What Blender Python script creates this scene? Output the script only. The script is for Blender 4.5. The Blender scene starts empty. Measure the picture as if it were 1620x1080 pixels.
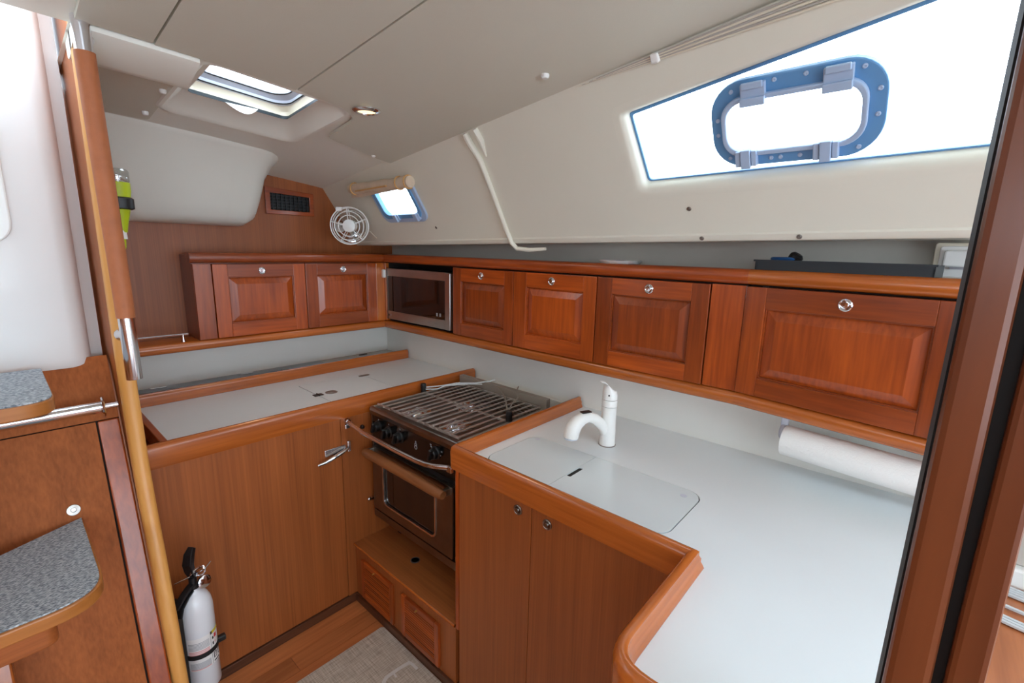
import bpy, bmesh, math, random
from mathutils import Vector, Matrix
random.seed(7)
S = bpy.context.scene
COL = S.collection
PI = math.pi
sin, cos = math.sin, math.cos

# ------------------------------------------------------------------ camera
cd = bpy.data.cameras.new('camera'); cam = bpy.data.objects.new('camera', cd); COL.objects.link(cam)
cd.sensor_width = 36.0; cd.sensor_fit = 'HORIZONTAL'; cd.lens = 730.52 / 1620 * 36; cd.clip_start = 0.02
ca = Vector((0.66536414, -0.7461689, 0.02285896)); cb = Vector((0.13022191, 0.14616218, 0.98065227)); cc = Vector((0.73507334, 0.64951412, -0.19441861))
mc = Matrix((ca, cb, -cc)).transposed().to_4x4(); mc.translation = (0, 0, 1.5)
cam.matrix_world = mc
S.camera = cam

# ------------------------------------------------------------------ world, exposure
w = bpy.data.worlds.new('overcast'); S.world = w; w.use_nodes = True
bg = w.node_tree.nodes['Background']; bg.inputs[0].default_value = (0.80, 0.93, 1.06, 1); bg.inputs[1].default_value = 5.2
vs = S.view_settings; vs.view_transform = 'Standard'; vs.look = 'None'; vs.gamma = 1; vs.use_curve_mapping = False
vs.exposure = 0.2

# ------------------------------------------------------------------ materials
def lin(c):
    return tuple(((v / 255) / 12.92 if v <= 10.3 else ((v / 255 + .055) / 1.055) ** 2.4) for v in c) + (1,)
def newmat(name):
    m = bpy.data.materials.new(name); m.use_nodes = True; nt = m.node_tree
    return m, nt, nt.nodes['Principled BSDF']
def pset(b, **k):
    for n, v in k.items():
        b.inputs[n.replace('_', ' ')].default_value = v
def plain(name, rgb, rough=.5, metal=0, coat=0, noise=.06, nscale=6, bump=0, bscale=300, **kw):
    m, nt, b = newmat(name); N = nt.nodes; L = nt.links
    c = lin(rgb); pset(b, Base_Color=c, Roughness=rough, Metallic=metal); b.inputs['Coat Weight'].default_value = coat
    tc = N.new('ShaderNodeTexCoord')
    if noise:
        n = N.new('ShaderNodeTexNoise'); n.inputs['Scale'].default_value = nscale; n.inputs['Detail'].default_value = 4
        L.new(tc.outputs['Object'], n.inputs['Vector'])
        r = N.new('ShaderNodeValToRGB')
        r.color_ramp.elements[0].color = tuple(v * (1 - noise) for v in c[:3]) + (1,); r.color_ramp.elements[1].color = tuple(min(1, v * (1 + noise)) for v in c[:3]) + (1,)
        r.color_ramp.elements[0].position = .3; r.color_ramp.elements[1].position = .7
        L.new(n.outputs['Fac'], r.inputs[0]); L.new(r.outputs[0], b.inputs['Base Color'])
    if bump:
        n2 = N.new('ShaderNodeTexNoise'); n2.inputs['Scale'].default_value = bscale; L.new(tc.outputs['Object'], n2.inputs['Vector'])
        bp = N.new('ShaderNodeBump'); bp.inputs['Strength'].default_value = bump; bp.inputs['Distance'].default_value = .002
        L.new(n2.outputs['Fac'], bp.inputs['Height']); L.new(bp.outputs[0], b.inputs['Normal'])
    return m
def wood(name, dark, light, axis, rough=.35, coat=.25, fine=130, along=2.2, vary=.25, contrast=.5):
    """grain runs along axis (0,1,2) in object space; each object takes its own cut"""
    m, nt, b = newmat(name); N = nt.nodes; L = nt.links
    tc = N.new('ShaderNodeTexCoord'); oi = N.new('ShaderNodeObjectInfo')
    off = N.new('ShaderNodeVectorMath'); off.operation = 'MULTIPLY_ADD'
    comb = N.new('ShaderNodeCombineXYZ')
    for i in range(3): L.new(oi.outputs['Random'], comb.inputs[i])
    L.new(comb.outputs[0], off.inputs[0]); off.inputs[1].default_value = (7.3, 5.1, 9.7); L.new(tc.outputs['Object'], off.inputs[2])
    def nz(scale_across, scale_along, detail):
        mp = N.new('ShaderNodeMapping'); s = [scale_across] * 3; s[axis] = scale_along
        mp.inputs['Scale'].default_value = s; L.new(off.outputs[0], mp.inputs['Vector'])
        n = N.new('ShaderNodeTexNoise'); n.inputs['Scale'].default_value = 1; n.inputs['Detail'].default_value = detail; n.inputs['Distortion'].default_value = .3
        L.new(mp.outputs[0], n.inputs['Vector']); return n
    n1 = nz(fine, along, 3); n2 = nz(fine * .12, along * .6, 2)
    mx = N.new('ShaderNodeMath'); mx.operation = 'MULTIPLY_ADD'; L.new(n1.outputs['Fac'], mx.inputs[0]); mx.inputs[1].default_value = .55
    m2 = N.new('ShaderNodeMath'); m2.operation = 'MULTIPLY'; L.new(n2.outputs['Fac'], m2.inputs[0]); m2.inputs[1].default_value = .45
    L.new(m2.outputs[0], mx.inputs[2])
    r = N.new('ShaderNodeValToRGB'); r.color_ramp.elements[0].color = lin(dark); r.color_ramp.elements[1].color = lin(light)
    r.color_ramp.elements[0].position = .5 - .5 * contrast * .6; r.color_ramp.elements[1].position = .5 + .5 * contrast * .6
    L.new(mx.outputs[0], r.inputs[0])
    hs = N.new('ShaderNodeHueSaturation'); mr = N.new('ShaderNodeMapRange'); mr.inputs['To Min'].default_value = 1 - vary; mr.inputs['To Max'].default_value = 1 + vary
    L.new(oi.outputs['Random'], mr.inputs['Value']); L.new(mr.outputs[0], hs.inputs['Value']); L.new(r.outputs[0], hs.inputs['Color'])
    L.new(hs.outputs[0], b.inputs['Base Color'])
    pset(b, Roughness=rough); b.inputs['Coat Weight'].default_value = coat; b.inputs['Coat Roughness'].default_value = .18
    bp = N.new('ShaderNodeBump'); bp.inputs['Strength'].default_value = .06; bp.inputs['Distance'].default_value = .001
    L.new(n1.outputs['Fac'], bp.inputs['Height']); L.new(bp.outputs[0], b.inputs['Normal'])
    return m
VD, VL = (126, 66, 28), (178, 100, 48)
M = {}
M['veneer_z'] = wood('veneer_teak_vertical', VD, VL, 2, .45, .08, 170, 2, .04, .9)
M['veneer_matt'] = wood('veneer_teak_matt', VD, VL, 2, .6, 0, 150, 2, .02, .9)
M['veneer_matt'].node_tree.nodes['Principled BSDF'].inputs['Specular IOR Level'].default_value = .2
M['veneer_x'] = wood('veneer_teak_athwart', VD, VL, 0, .45, .08, 170, 2, .04, .9)
M['veneer_y'] = wood('veneer_teak_fore_aft', (130, 72, 34), (178, 104, 54), 1, .36, .25, 150, 2, .04, .9)
for a_, ax in (('x', 0), ('y', 1), ('z', 2)):
    M['mah_' + a_] = wood('mahogany_' + a_, (116, 44, 12), (186, 86, 28), ax, .3, .4, 85, 5, .28, .8)
    M['trim_' + a_] = wood('varnished_trim_' + a_, (150, 74, 24), (204, 112, 44), ax, .25, .5, 95, 4, .10, .8)
M['plank'] = wood('floor_plank', (156, 86, 46), (206, 128, 76), 0, .35, .3, 70, 4, .2, .8)
M['edge'] = wood('plywood_edge', (206, 140, 66), (228, 168, 92), 2, .4, .15, 60, 3, .02, .8)
M['tread'] = wood('tread_edge', (150, 88, 36), (190, 122, 58), 0, .4, .2, 60, 3, .02, .9)
M['oak'] = wood('burnt_handle_oak', (98, 54, 26), (156, 98, 54), 1, .5, .1, 60, 4, .02, .9)
M['post'] = wood('post_mahogany', (92, 44, 22), (134, 72, 38), 2, .35, .35, 40, 3, .05, .9)
M['dark_base'] = wood('dark_baseboard', (72, 40, 24), (96, 56, 34), 0, .45, .1, 80, 3, .02)
M['liner'] = plain('hull_liner_gelcoat', (230, 228, 213), .42, noise=.02, nscale=3, coat=.1)
M['headliner'] = plain('headliner_vinyl', (216, 214, 199), .6, noise=.025, nscale=2, bump=.12, bscale=500)
M['mould'] = plain('deckhead_gelcoat', (240, 240, 230), .4, noise=.02, nscale=3, coat=.1)
M['white'] = plain('white_gelcoat', (236, 236, 234), .35, noise=.015, coat=.2)
M['counter'] = plain('white_laminate', (232, 239, 241), .32, noise=.012, nscale=4)
M['splash'] = plain('backsplash_laminate', (228, 228, 221), .35, noise=.015)
M['grey_wall'] = plain('grey_recess_paint', (196, 192, 182), .6, noise=.03)
M['sinklid'] = plain('frosted_lid', (222, 232, 234), .22, noise=.01, coat=.2)
M['plastic'] = plain('white_plastic', (236, 236, 232), .3, noise=.01)
M['cream'] = plain('cream_plastic', (232, 224, 204), .4, noise=.02)
M['black'] = plain('black_plastic', (22, 23, 25), .38, noise=.1)
M['blackgloss'] = plain('black_enamel', (16, 14, 14), .15, noise=.05)
M['rubber'] = plain('black_rubber', (14, 14, 15), .7, noise=.1)
M['gap'] = plain('dark_gap', (24, 16, 12), .8, noise=.1)
M['chrome'] = plain('chrome', (225, 225, 228), .12, 1, noise=0)
M['steel'] = plain('brushed_steel', (178, 174, 168), .3, 1, noise=.05, nscale=20)
M['steeldark'] = plain('aged_steel', (140, 132, 124), .28, 1, noise=.12, nscale=14)
M['matt_steel'] = plain('matt_steel', (168, 160, 148), .55, .6, noise=.08)
M['bar'] = plain('worn_steel_bar', (206, 200, 194), .38, .85, noise=.15, nscale=25)
M['alu'] = plain('anodised_aluminium', (150, 152, 156), .4, .9, noise=.05)
M['frame'] = plain('port_frame_flare_blue', (98, 154, 204), .4, 0, noise=.05, coat=.2)  # blue and lightness paint the window flare over the frame
M['framelight'] = plain('port_latch_flare', (172, 194, 222), .4, 0, noise=.05)  # paler blue with the same window flare painted in
M['leather'] = plain('orange_leather', (176, 104, 62), .55, noise=.08, nscale=30, bump=.25, bscale=700)
M['paper'] = plain('paper_towel', (240, 240, 236), .9, noise=.01, bump=.5, bscale=160)
M['bluegrey'] = plain('blue_grey_plastic', (196, 202, 214), .5, noise=.02)
M['extwhite'] = plain('white_enamel', (232, 234, 238), .2, noise=.01, coat=.4)
M['label'] = plain('label_white', (236, 234, 232), .4, noise=.01)
M['ink'] = plain('ink_dark', (40, 40, 44), .6, noise=0)
M['inkgrey'] = plain('ink_grey', (150, 150, 156), .6, noise=0)
M['pink'] = plain('ink_pink', (232, 160, 158), .6, noise=0)
M['red'] = plain('ink_red', (206, 34, 44), .5, noise=0)
M['yellow'] = plain('ink_yellow', (214, 196, 40), .5, noise=0)
M['hiviz'] = plain('high_visibility_plastic', (186, 206, 30), .4, noise=.04)
M['blue'] = plain('blue_plastic', (28, 84, 140), .45, noise=.05)
M['bin'] = plain('dark_tray_plastic', (38, 48, 54), .4, noise=.05)
M['screw'] = plain('screw_metal', (120, 112, 104), .4, .6, noise=0)
M['rugink'] = plain('rug_print_white', (208, 202, 196), .85, noise=.04, nscale=60)
M['cable'] = plain('cable_grey_white', (206, 210, 212), .5, noise=.02)
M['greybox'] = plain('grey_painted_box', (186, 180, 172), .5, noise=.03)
M['blind'] = plain('aged_blind_fabric', (216, 196, 172), .8, noise=.08, nscale=20, bump=.2, bscale=90)
M['amber'] = plain('aged_amber_strip', (214, 168, 108), .5, noise=.1, nscale=20)
M['deck'] = plain('outside_white_deck', (236, 238, 240), .6, noise=.02)
M['brass'] = plain('brass', (196, 160, 96), .3, 1, noise=0)
def glass(name, fac=.08, tint=(1, 1, 1)):
    m = bpy.data.materials.new(name); m.use_nodes = True; nt = m.node_tree; nt.nodes.clear(); N = nt.nodes
    o = N.new('ShaderNodeOutputMaterial'); mx = N.new('ShaderNodeMixShader'); t = N.new('ShaderNodeBsdfTransparent'); g = N.new('ShaderNodeBsdfGlossy')
    t.inputs[0].default_value = tint + (1,); g.inputs['Roughness'].default_value = .03; mx.inputs[0].default_value = fac
    nt.links.new(t.outputs[0], mx.inputs[1]); nt.links.new(g.outputs[0], mx.inputs[2]); nt.links.new(mx.outputs[0], o.inputs[0]); return m
M['glass'] = glass('window_glass', .06)
M['lens'] = glass('clear_lens', .3, (.86, .9, .9))
M['ovenglass'] = plain('dark_oven_glass', (26, 19, 17), .06, noise=0, coat=.4)
def emit(name, col, s):
    m, nt, b = newmat(name); pset(b, Base_Color=col + (1,), Emission_Color=col + (1,), Emission_Strength=s); return m
M['lamp'] = emit('lit_lamp_lens', (1, .78, .46), 1.4)
def carpet_mat():
    m, nt, b = newmat('grey_carpet'); N = nt.nodes; L = nt.links
    tc = N.new('ShaderNodeTexCoord'); mp = N.new('ShaderNodeMapping'); mp.inputs['Scale'].default_value = (160, 420, 160); mp.inputs['Rotation'].default_value = (0, 0, .5)
    n = N.new('ShaderNodeTexNoise'); n.inputs['Scale'].default_value = 1; n.inputs['Detail'].default_value = 3
    L.new(tc.outputs['Object'], mp.inputs[0]); L.new(mp.outputs[0], n.inputs['Vector'])
    r = N.new('ShaderNodeValToRGB'); r.color_ramp.elements[0].color = lin((98, 106, 114)); r.color_ramp.elements[1].color = lin((196, 202, 206)); r.color_ramp.elements[0].position = .36; r.color_ramp.elements[1].position = .66
    L.new(n.outputs['Fac'], r.inputs[0]); L.new(r.outputs[0], b.inputs['Base Color']); pset(b, Roughness=1.0)
    bp = N.new('ShaderNodeBump'); bp.inputs['Strength'].default_value = .6; bp.inputs['Distance'].default_value = .003; L.new(n.outputs['Fac'], bp.inputs['Height']); L.new(bp.outputs[0], b.inputs['Normal'])
    return m
M['carpet'] = carpet_mat()
def rug_mat():
    m, nt, b = newmat('woven_rug'); N = nt.nodes; L = nt.links
    tc = N.new('ShaderNodeTexCoord')
    cols = []
    for sc in ((14, 240, 10), (240, 14, 10)):
        mp = N.new('ShaderNodeMapping'); mp.inputs['Scale'].default_value = sc; L.new(tc.outputs['Object'], mp.inputs[0])
        n = N.new('ShaderNodeTexNoise'); n.inputs['Scale'].default_value = 1; L.new(mp.outputs[0], n.inputs['Vector']); cols.append(n)
    a = N.new('ShaderNodeMath'); a.operation = 'ADD'; L.new(cols[0].outputs['Fac'], a.inputs[0]); L.new(cols[1].outputs['Fac'], a.inputs[1])
    r = N.new('ShaderNodeValToRGB'); r.color_ramp.elements[0].color = lin((158, 142, 126)); r.color_ramp.elements[1].color = lin((206, 192, 176)); r.color_ramp.elements[0].position = .35; r.color_ramp.elements[1].position = .65
    h = N.new('ShaderNodeMath'); h.operation = 'MULTIPLY'; h.inputs[1].default_value = .5; L.new(a.outputs[0], h.inputs[0]); L.new(h.outputs[0], r.inputs[0])
    L.new(r.outputs[0], b.inputs['Base Color']); pset(b, Roughness=.95)
    return m
M['rug'] = rug_mat()

# ------------------------------------------------------------------ mesh helpers
WM = {}
class MB:
    def __init__(s, mat=None): s.v = []; s.f = []; s.M = mat
    def add(s, vs, fs):
        o = len(s.v)
        for p in vs:
            p = Vector(p); s.v.append(s.M @ p if s.M else p)
        s.f += [tuple(i + o for i in f) for f in fs]; return s
    def box(s, x0, x1, y0, y1, z0, z1):
        x0, x1 = sorted((x0, x1)); y0, y1 = sorted((y0, y1)); z0, z1 = sorted((z0, z1))
        return s.add([(x0, y0, z0), (x1, y0, z0), (x1, y1, z0), (x0, y1, z0), (x0, y0, z1), (x1, y0, z1), (x1, y1, z1), (x0, y1, z1)],
                     [(3, 2, 1, 0), (4, 5, 6, 7), (0, 1, 5, 4), (1, 2, 6, 5), (2, 3, 7, 6), (3, 0, 4, 7)])
    def prism(s, poly, fn, a, b):
        """poly: list of 2d points; fn(p, q, d) -> xyz; extrude from d=a to d=b"""
        n = len(poly)
        return s.add([fn(p[0], p[1], a) for p in poly] + [fn(p[0], p[1], b) for p in poly],
                     [tuple(range(n))[::-1], tuple(range(n, 2 * n))] + [(i, (i + 1) % n, n + (i + 1) % n, n + i) for i in range(n)])
    def rings(s, rings, closed_u=True, cap=True, closed_v=False):
        n = len(rings[0]); o = []
        for r in rings: o += r
        f = []; m = len(rings)
        for j in range(m if closed_v else m - 1):
            for i in range(n if closed_u else n - 1):
                a, b = j * n + i, j * n + (i + 1) % n; c, d = ((j + 1) % m) * n + (i + 1) % n, ((j + 1) % m) * n + i
                f.append((a, b, c, d))
        if cap and not closed_v: f.append(tuple(range(n))[::-1]); f.append(tuple(range((m - 1) * n, m * n)))
        return s.add(o, f)
    def tube(s, path, r, n=10, closed=False, cap=True):
        P = [Vector(p) for p in path]; m = len(P); R = r if isinstance(r, (list, tuple)) else [r] * m
        rings = []; up = None
        for i in range(m):
            if closed: t = (P[(i + 1) % m] - P[i - 1]).normalized()
            else: t = (P[min(i + 1, m - 1)] - P[max(i - 1, 0)]).normalized()
            if up is None:
                up = Vector((0, 0, 1)) if abs(t.z) < .9 else Vector((1, 0, 0))
            u = (up - t * up.dot(t)).normalized(); vv = t.cross(u); up = u
            rings.append([P[i] + (u * cos(2 * PI * k / n) + vv * sin(2 * PI * k / n)) * R[i] for k in range(n)])
        return s.rings(rings, True, cap, closed)
    def lathe(s, prof, c, ax=(0, 0, 1), n=24, cap=True):
        """prof: list of (r, h) along axis ax from centre c"""
        A = Vector(ax).normalized(); U = (Vector((1, 0, 0)) if abs(A.x) < .8 else Vector((0, 1, 0))); U = (U - A * U.dot(A)).normalized(); V = A.cross(U); c = Vector(c)
        return s.rings([[c + A * h + (U * cos(2 * PI * k / n) + V * sin(2 * PI * k / n)) * max(r, 1e-5) for k in range(n)] for r, h in prof], True, cap)
    def sphere(s, c, r, n=16, m=8, sc=(1, 1, 1)):
        c = Vector(c); rr = []
        for j in range(m + 1):
            t = PI * j / m; q = max(sin(t), 1e-4)
            rr.append([c + Vector((r * sc[0] * q * cos(2 * PI * k / n), r * sc[1] * q * sin(2 * PI * k / n), -r * sc[2] * cos(t))) for k in range(n)])
        return s.rings(rr)
def origin_of(o): return WM.get(o, Matrix())
def build(name, mb, mat, parent=None, smooth=35, bevel=0, seg=2, label=None, cat=None, group=None, kind=None, base=None):
    bm = bmesh.new()
    vs = [bm.verts.new(p) for p in mb.v]
    for f in mb.f:
        try: bm.faces.new([vs[i] for i in f])
        except ValueError: pass
    bmesh.ops.remove_doubles(bm, verts=bm.verts, dist=1e-6)
    bmesh.ops.recalc_face_normals(bm, faces=bm.faces)
    if bevel:
        es = [e for e in bm.edges if len(e.link_faces) == 2 and e.calc_face_angle(0) > .5]
        if es: bmesh.ops.bevel(bm, geom=es, offset=bevel, segments=seg, affect='EDGES', profile=.5, clamp_overlap=True)
    me = bpy.data.meshes.new(name)
    if parent is None:
        if base is None:
            xs = [v.co for v in bm.verts]
            base = Vector(((min(p.x for p in xs) + max(p.x for p in xs)) / 2, (min(p.y for p in xs) + max(p.y for p in xs)) / 2, min(p.z for p in xs)))
        W = Matrix.Translation(base)
    else: W = origin_of(parent)
    bm.transform(W.inverted()); bm.to_mesh(me); bm.free()
    o = bpy.data.objects.new(name, me); COL.objects.link(o)
    me.materials.append(M[mat] if isinstance(mat, str) else mat)
    if bevel and smooth == 35: smooth = 18
    if smooth:
        me.shade_smooth(); me.set_sharp_from_angle(angle=math.radians(smooth))
    if parent: o.parent = parent; WM[o] = W
    else: o.matrix_world = W; WM[o] = W
    tag(o, label, cat, group, kind); return o
def tag(o, label=None, cat=None, group=None, kind=None):
    if label: o['label'] = label
    if cat: o['category'] = cat
    if group: o['group'] = group
    if kind: o['kind'] = kind
    return o
def thing(name, loc, label, cat, group=None, rotz=0, kind=None):
    o = bpy.data.objects.new(name, None); COL.objects.link(o); o.empty_display_size = .05
    W = Matrix.Translation(loc) @ Matrix.Rotation(rotz, 4, 'Z'); o.matrix_world = W; WM[o] = W
    tag(o, label, cat, group, kind); return o
def box(*a): return MB().box(*a)
def rrect(x0, x1, y0, y1, r, n=6):
    pts = []
    for cx, cy, a0 in ((x1 - r, y1 - r, 0), (x0 + r, y1 - r, 90), (x0 + r, y0 + r, 180), (x1 - r, y0 + r, 270)):
        for k in range(n + 1):
            t = math.radians(a0 + 90 * k / n); pts.append((cx + r * cos(t), cy + r * sin(t)))
    return pts
def rpoly(pts, r, n=5):
    """round the corners of a polygon; r scalar or list"""
    out = []; m = len(pts)
    for i in range(m):
        p0, p, p1 = Vector(pts[i - 1]), Vector(pts[i]), Vector(pts[(i + 1) % m]); rr = r[i] if isinstance(r, (list, tuple)) else r
        if rr <= 0: out.append(tuple(p)); continue
        a = (p0 - p); b = (p1 - p); d = min(rr, a.length * .48, b.length * .48); A = p + a.normalized() * d; B = p + b.normalized() * d
        for k in range(n + 1):
            t = k / n; out.append(tuple(A * (1 - t) ** 2 + p * 2 * t * (1 - t) + B * t * t))
    return out
def offset_path(path, d):
    """offset an open 2d polyline to its left by d with mitred corners"""
    P = [Vector(p) for p in path]; out = []
    for i in range(len(P)):
        ds = []
        if i > 0: ds.append((P[i] - P[i - 1]).normalized())
        if i < len(P) - 1: ds.append((P[i + 1] - P[i]).normalized())
        ns = [Vector((-t.y, t.x)) for t in ds]
        if len(ns) == 1: out.append(P[i] + ns[0] * d)
        else:
            b = (ns[0] + ns[1]); b.normalize(); out.append(P[i] + b * (d / max(.3, b.dot(ns[0]))))
    return out
def sweep(path, prof):
    """profile (d inward = left of the path, z) along a 2d path"""
    mb = MB(); cols = [offset_path(path, d) for d, z in prof]
    mb.rings([[(cols[j][i].x, cols[j][i].y, prof[j][1]) for j in range(len(prof))] for i in range(len(path))])
    return mb
def round_path(path, rs, n=6):
    out = []
    for i, p in enumerate(path):
        r = rs[i]
        if r <= 0 or i in (0, len(path) - 1): out.append(p); continue
        p = Vector(p); a = (Vector(path[i - 1]) - p).normalized(); b = (Vector(path[i + 1]) - p).normalized(); A = p + a * r; B = p + b * r
        for k in range(n + 1):
            t = k / n; out.append(tuple(A * (1 - t) ** 2 + p * 2 * t * (1 - t) + B * t * t))
    return out
def plate(outer, holes, fn, d0, d1):
    """flat plate with holes, extruded between d0 and d1"""
    bm = bmesh.new(); loops = [outer] + holes; edges = []; mb = MB()
    idx = {}; pts = []
    for lp in loops:
        vv = [bm.verts.new((p[0], p[1], 0)) for p in lp]
        for v, p in zip(vv, lp): idx[v] = len(pts); pts.append(p)
        for i in range(len(vv)): edges.append(bm.edges.new((vv[i], vv[(i + 1) % len(vv)])))
    bmesh.ops.triangle_fill(bm, use_beauty=True, use_dissolve=False, edges=edges)
    tris = [tuple(idx[v] for v in f.verts) for f in bm.faces]; bm.free(); n = len(pts)
    f = [t for t in tris] + [tuple(i + n for i in t[::-1]) for t in tris]; o = 0
    for lp in loops:
        m = len(lp); f += [(o + i, o + (i + 1) % m, n + o + (i + 1) % m, n + o + i) for i in range(m)]; o += m
    mb.add([fn(p[0], p[1], d0) for p in pts] + [fn(p[0], p[1], d1) for p in pts], f); return mb
def loft(loopA, loopB):
    n = len(loopA); return MB().add(list(loopA) + list(loopB), [(i, (i + 1) % n, n + (i + 1) % n, n + i) for i in range(n)])

# ------------------------------------------------------------------ geometry of the hull
def cz(x, y): return 2.085 - .09 * y - .055 * x * x
TA = math.radians(33); HX, HZ = -sin(TA), cos(TA)
def L3(s, h, n=0.0):
    """a point on the sloping hull liner: s along the boat, h up the slope, n into the cabin"""
    return Vector((1.40 + h * HX - n * cos(TA), s, 1.53 + h * HZ - n * sin(TA)))
def htop(s):
    lo, hi = .2, .9
    for _ in range(40):
        m = (lo + hi) / 2; p = L3(s, m)
        if p.z < cz(p.x, p.y): lo = m
        else: hi = m
    return lo

# ================================================================== SETTING
# ---- floor with planks
fl = build('floor', box(-2.4, 1.75, -2.6, 2.5, -.06, -.012), 'gap', kind='structure', label='narrow varnished wooden sole boards of the galley')
yy = 1.636; i = 0
pm = {}
while yy > -1.2:
    wdt = .082; x0 = -1.0; row = 0
    cuts = [-1.0, -.35 - .1 * (i % 3), .30 + .13 * ((i * 2) % 3), .884]
    for a_, b_ in zip(cuts, cuts[1:]):
        build('plank', box(a_ + .0006, b_ - .0006, yy - wdt + .0006, yy - .0006, -.012, 0), 'plank', fl)
    yy -= wdt; i += 1
# ---- the saloon behind the camera: unseen port side and forward end added to shape light and reflections
build('wall_port', box(-2.05, -2.0, -2.6, 2.48, 0, 1.42), 'veneer_z', kind='structure', label='unseen teak port side added to darken reflections in the wood', smooth=0)
pl_ = plate([(-2.6, 0), (2.48, 0), (2.48, .78), (-2.6, .78)], [rrect(-1.7, -.2, .12, .50, .05), rrect(.2, 1.2, .12, .48, .05)], lambda p, q, d: Vector((-2.0 + q * .62 + d, p, 1.42 + q * .8)), 0, -.03)
build('wall_port_liner', pl_, 'liner', kind='structure', label='unseen cream port liner with two openings, added to shape the light', smooth=0)
build('wall_forward', plate([(-2.0, 0), (1.6, 0), (1.6, 2.3), (-2.0, 2.3)], [[(-1.7, .5), (1.2, .5), (1.2, 1.95), (-1.7, 1.95)]], lambda p, q, d: Vector((p, d, q)), -2.64, -2.6), 'veneer_z', kind='structure', label='unseen forward end of the saloon, its wide opening shaped to let light in', smooth=0)
build('wall_port_aft', box(-2.0, -.8, 1.66, 1.70, 0, 2.2), 'veneer_z', kind='structure', label='port aft bulkhead beside the companionway', smooth=0)
# ---- aft bulkhead
build('wall_back', MB().prism([(-.7, 0), (1.66, 0), (1.66, 1.545), (1.41, 1.545), L3(0, .03).xz, L3(0, .40).xz, (L3(0, .40).x, 1.95), (-.7, 2.1)], lambda p, q, d: Vector((p, d, q)), 2.44, 2.48), 'veneer_z', kind='structure', label='teak veneer aft bulkhead behind the lockers', smooth=0)

# ---- hull liner with two window cut-outs
win_out = rpoly([(.672, .163), (.686, .402), (-.42, .565), (-.42, .190)], [.03, .02, .02, .03])
port_hole = rrect(1.715, 1.99, .125, .292, .03)
def hb(s): return (1.513 + .017 * (1.8 - s) - 1.53) / .8387 + .024
hl = [(-.9, hb(-.9)), (2.46, hb(2.46))] + [(s, htop(s) + .03) for s in [2.46 - .17 * k for k in range(20)] if s > -.88] + [(-.9, htop(-.9) + .03)]
build('wall_right', plate(hl, [win_out, port_hole], L3, 0, -.012), 'liner', kind='structure', label='cream sloping hull liner above the lockers', smooth=0)
# lower lip of the liner
lip = MB()
def lipsec(s):
    b = hb(s); z = L3(s, b - .024).z
    return [L3(s, b + .004, .0005), L3(s, b, .004), L3(s, b - .012, .004), L3(s, b - .020, .001), L3(s, b - .024, -.006), Vector((1.66, s, z + .006)), Vector((1.66, s, z + .03)), L3(s, b + .004, -.02)]
lip.rings([lipsec(-.9), lipsec(.5), lipsec(2.44)])
build('trim_1', lip, 'liner', kind='structure', label='rounded lower lip of the hull liner')
build('wall_right_hull', box(1.70, 1.72, -2.6, 2.5, -.06, 1.36), 'splash', kind='structure', label='unseen hull side added behind the furniture to block outside light', smooth=0)  # added out of view to stop outside light leaking in
# recess behind the locker tops and backsplash
build('wall_right_recess', box(1.645, 1.665, -.9, 2.44, 1.40, 1.58), 'grey_wall', kind='structure', label='grey recess wall behind the locker tops')
bs = thing('backsplash', (1.592, 1.2, .86), 'off-white laminate backsplash behind the stove and faucet', 'backsplash')
build('panel', box(1.585, 1.60, -.60, 2.236, .84, 1.075), 'splash', bs)
build('panel', box(1.587, 1.60, 2.238, 2.44, .84, 1.075), 'splash', bs)
build('backsplash', box(.226, 1.586, 2.431, 2.4395, .877, 1.075), 'splash', label='off-white laminate backsplash under the aft locker', cat='backsplash')

# ---- ceiling : moulded deckhead with hatch opening, vinyl panels below it
hatch_out = rrect(.425, .838, 1.445, 1.885, .05)
def xliner(y): return L3(y, htop(y)).x
def Cz(dz): return lambda x, y, d: Vector((x, y, cz(x, y) + dz + d))
def ceil_grid(x0, x1, y0, y1, hole=None, nx=24, ny=24, dz=.012, th=.02):
    """surface patch following the camber"""
    mb = MB(); 
    for i in range(nx):
        for j in range(ny):
            xa, xb = x0 + (x1 - x0) * i / nx, x0 + (x1 - x0) * (i + 1) / nx; ya, yb = y0 + (y1 - y0) * j / ny, y0 + (y1 - y0) * (j + 1) / ny
            mb.add([(xa, ya, cz(xa, ya) + dz), (xb, ya, cz(xb, ya) + dz), (xb, yb, cz(xb, yb) + dz), (xa, yb, cz(xa, yb) + dz)], [(0, 1, 2, 3)])
    return mb
ce = MB()
for (x0, x1, y0, y1) in ((.185, .425, .9, 2.44), (.838, 1.28, .9, 2.44), (.425, .838, .9, 1.445), (.425, .838, 1.885, 2.44), (-1.6, 1.28, -2.6, -1.7), (-1.6, -.6, -1.7, .9), (.6, 1.28, -1.7, -.85), (-.6, 1.28, -.85, .9), (-1.6, .185, .9, 1.47)):  # gap over the saloon shaped for light; last patch added to dim the companionway
    g = ceil_grid(x0, x1, y0, y1, nx=10, ny=10); ce.add(g.v, g.f)
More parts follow.
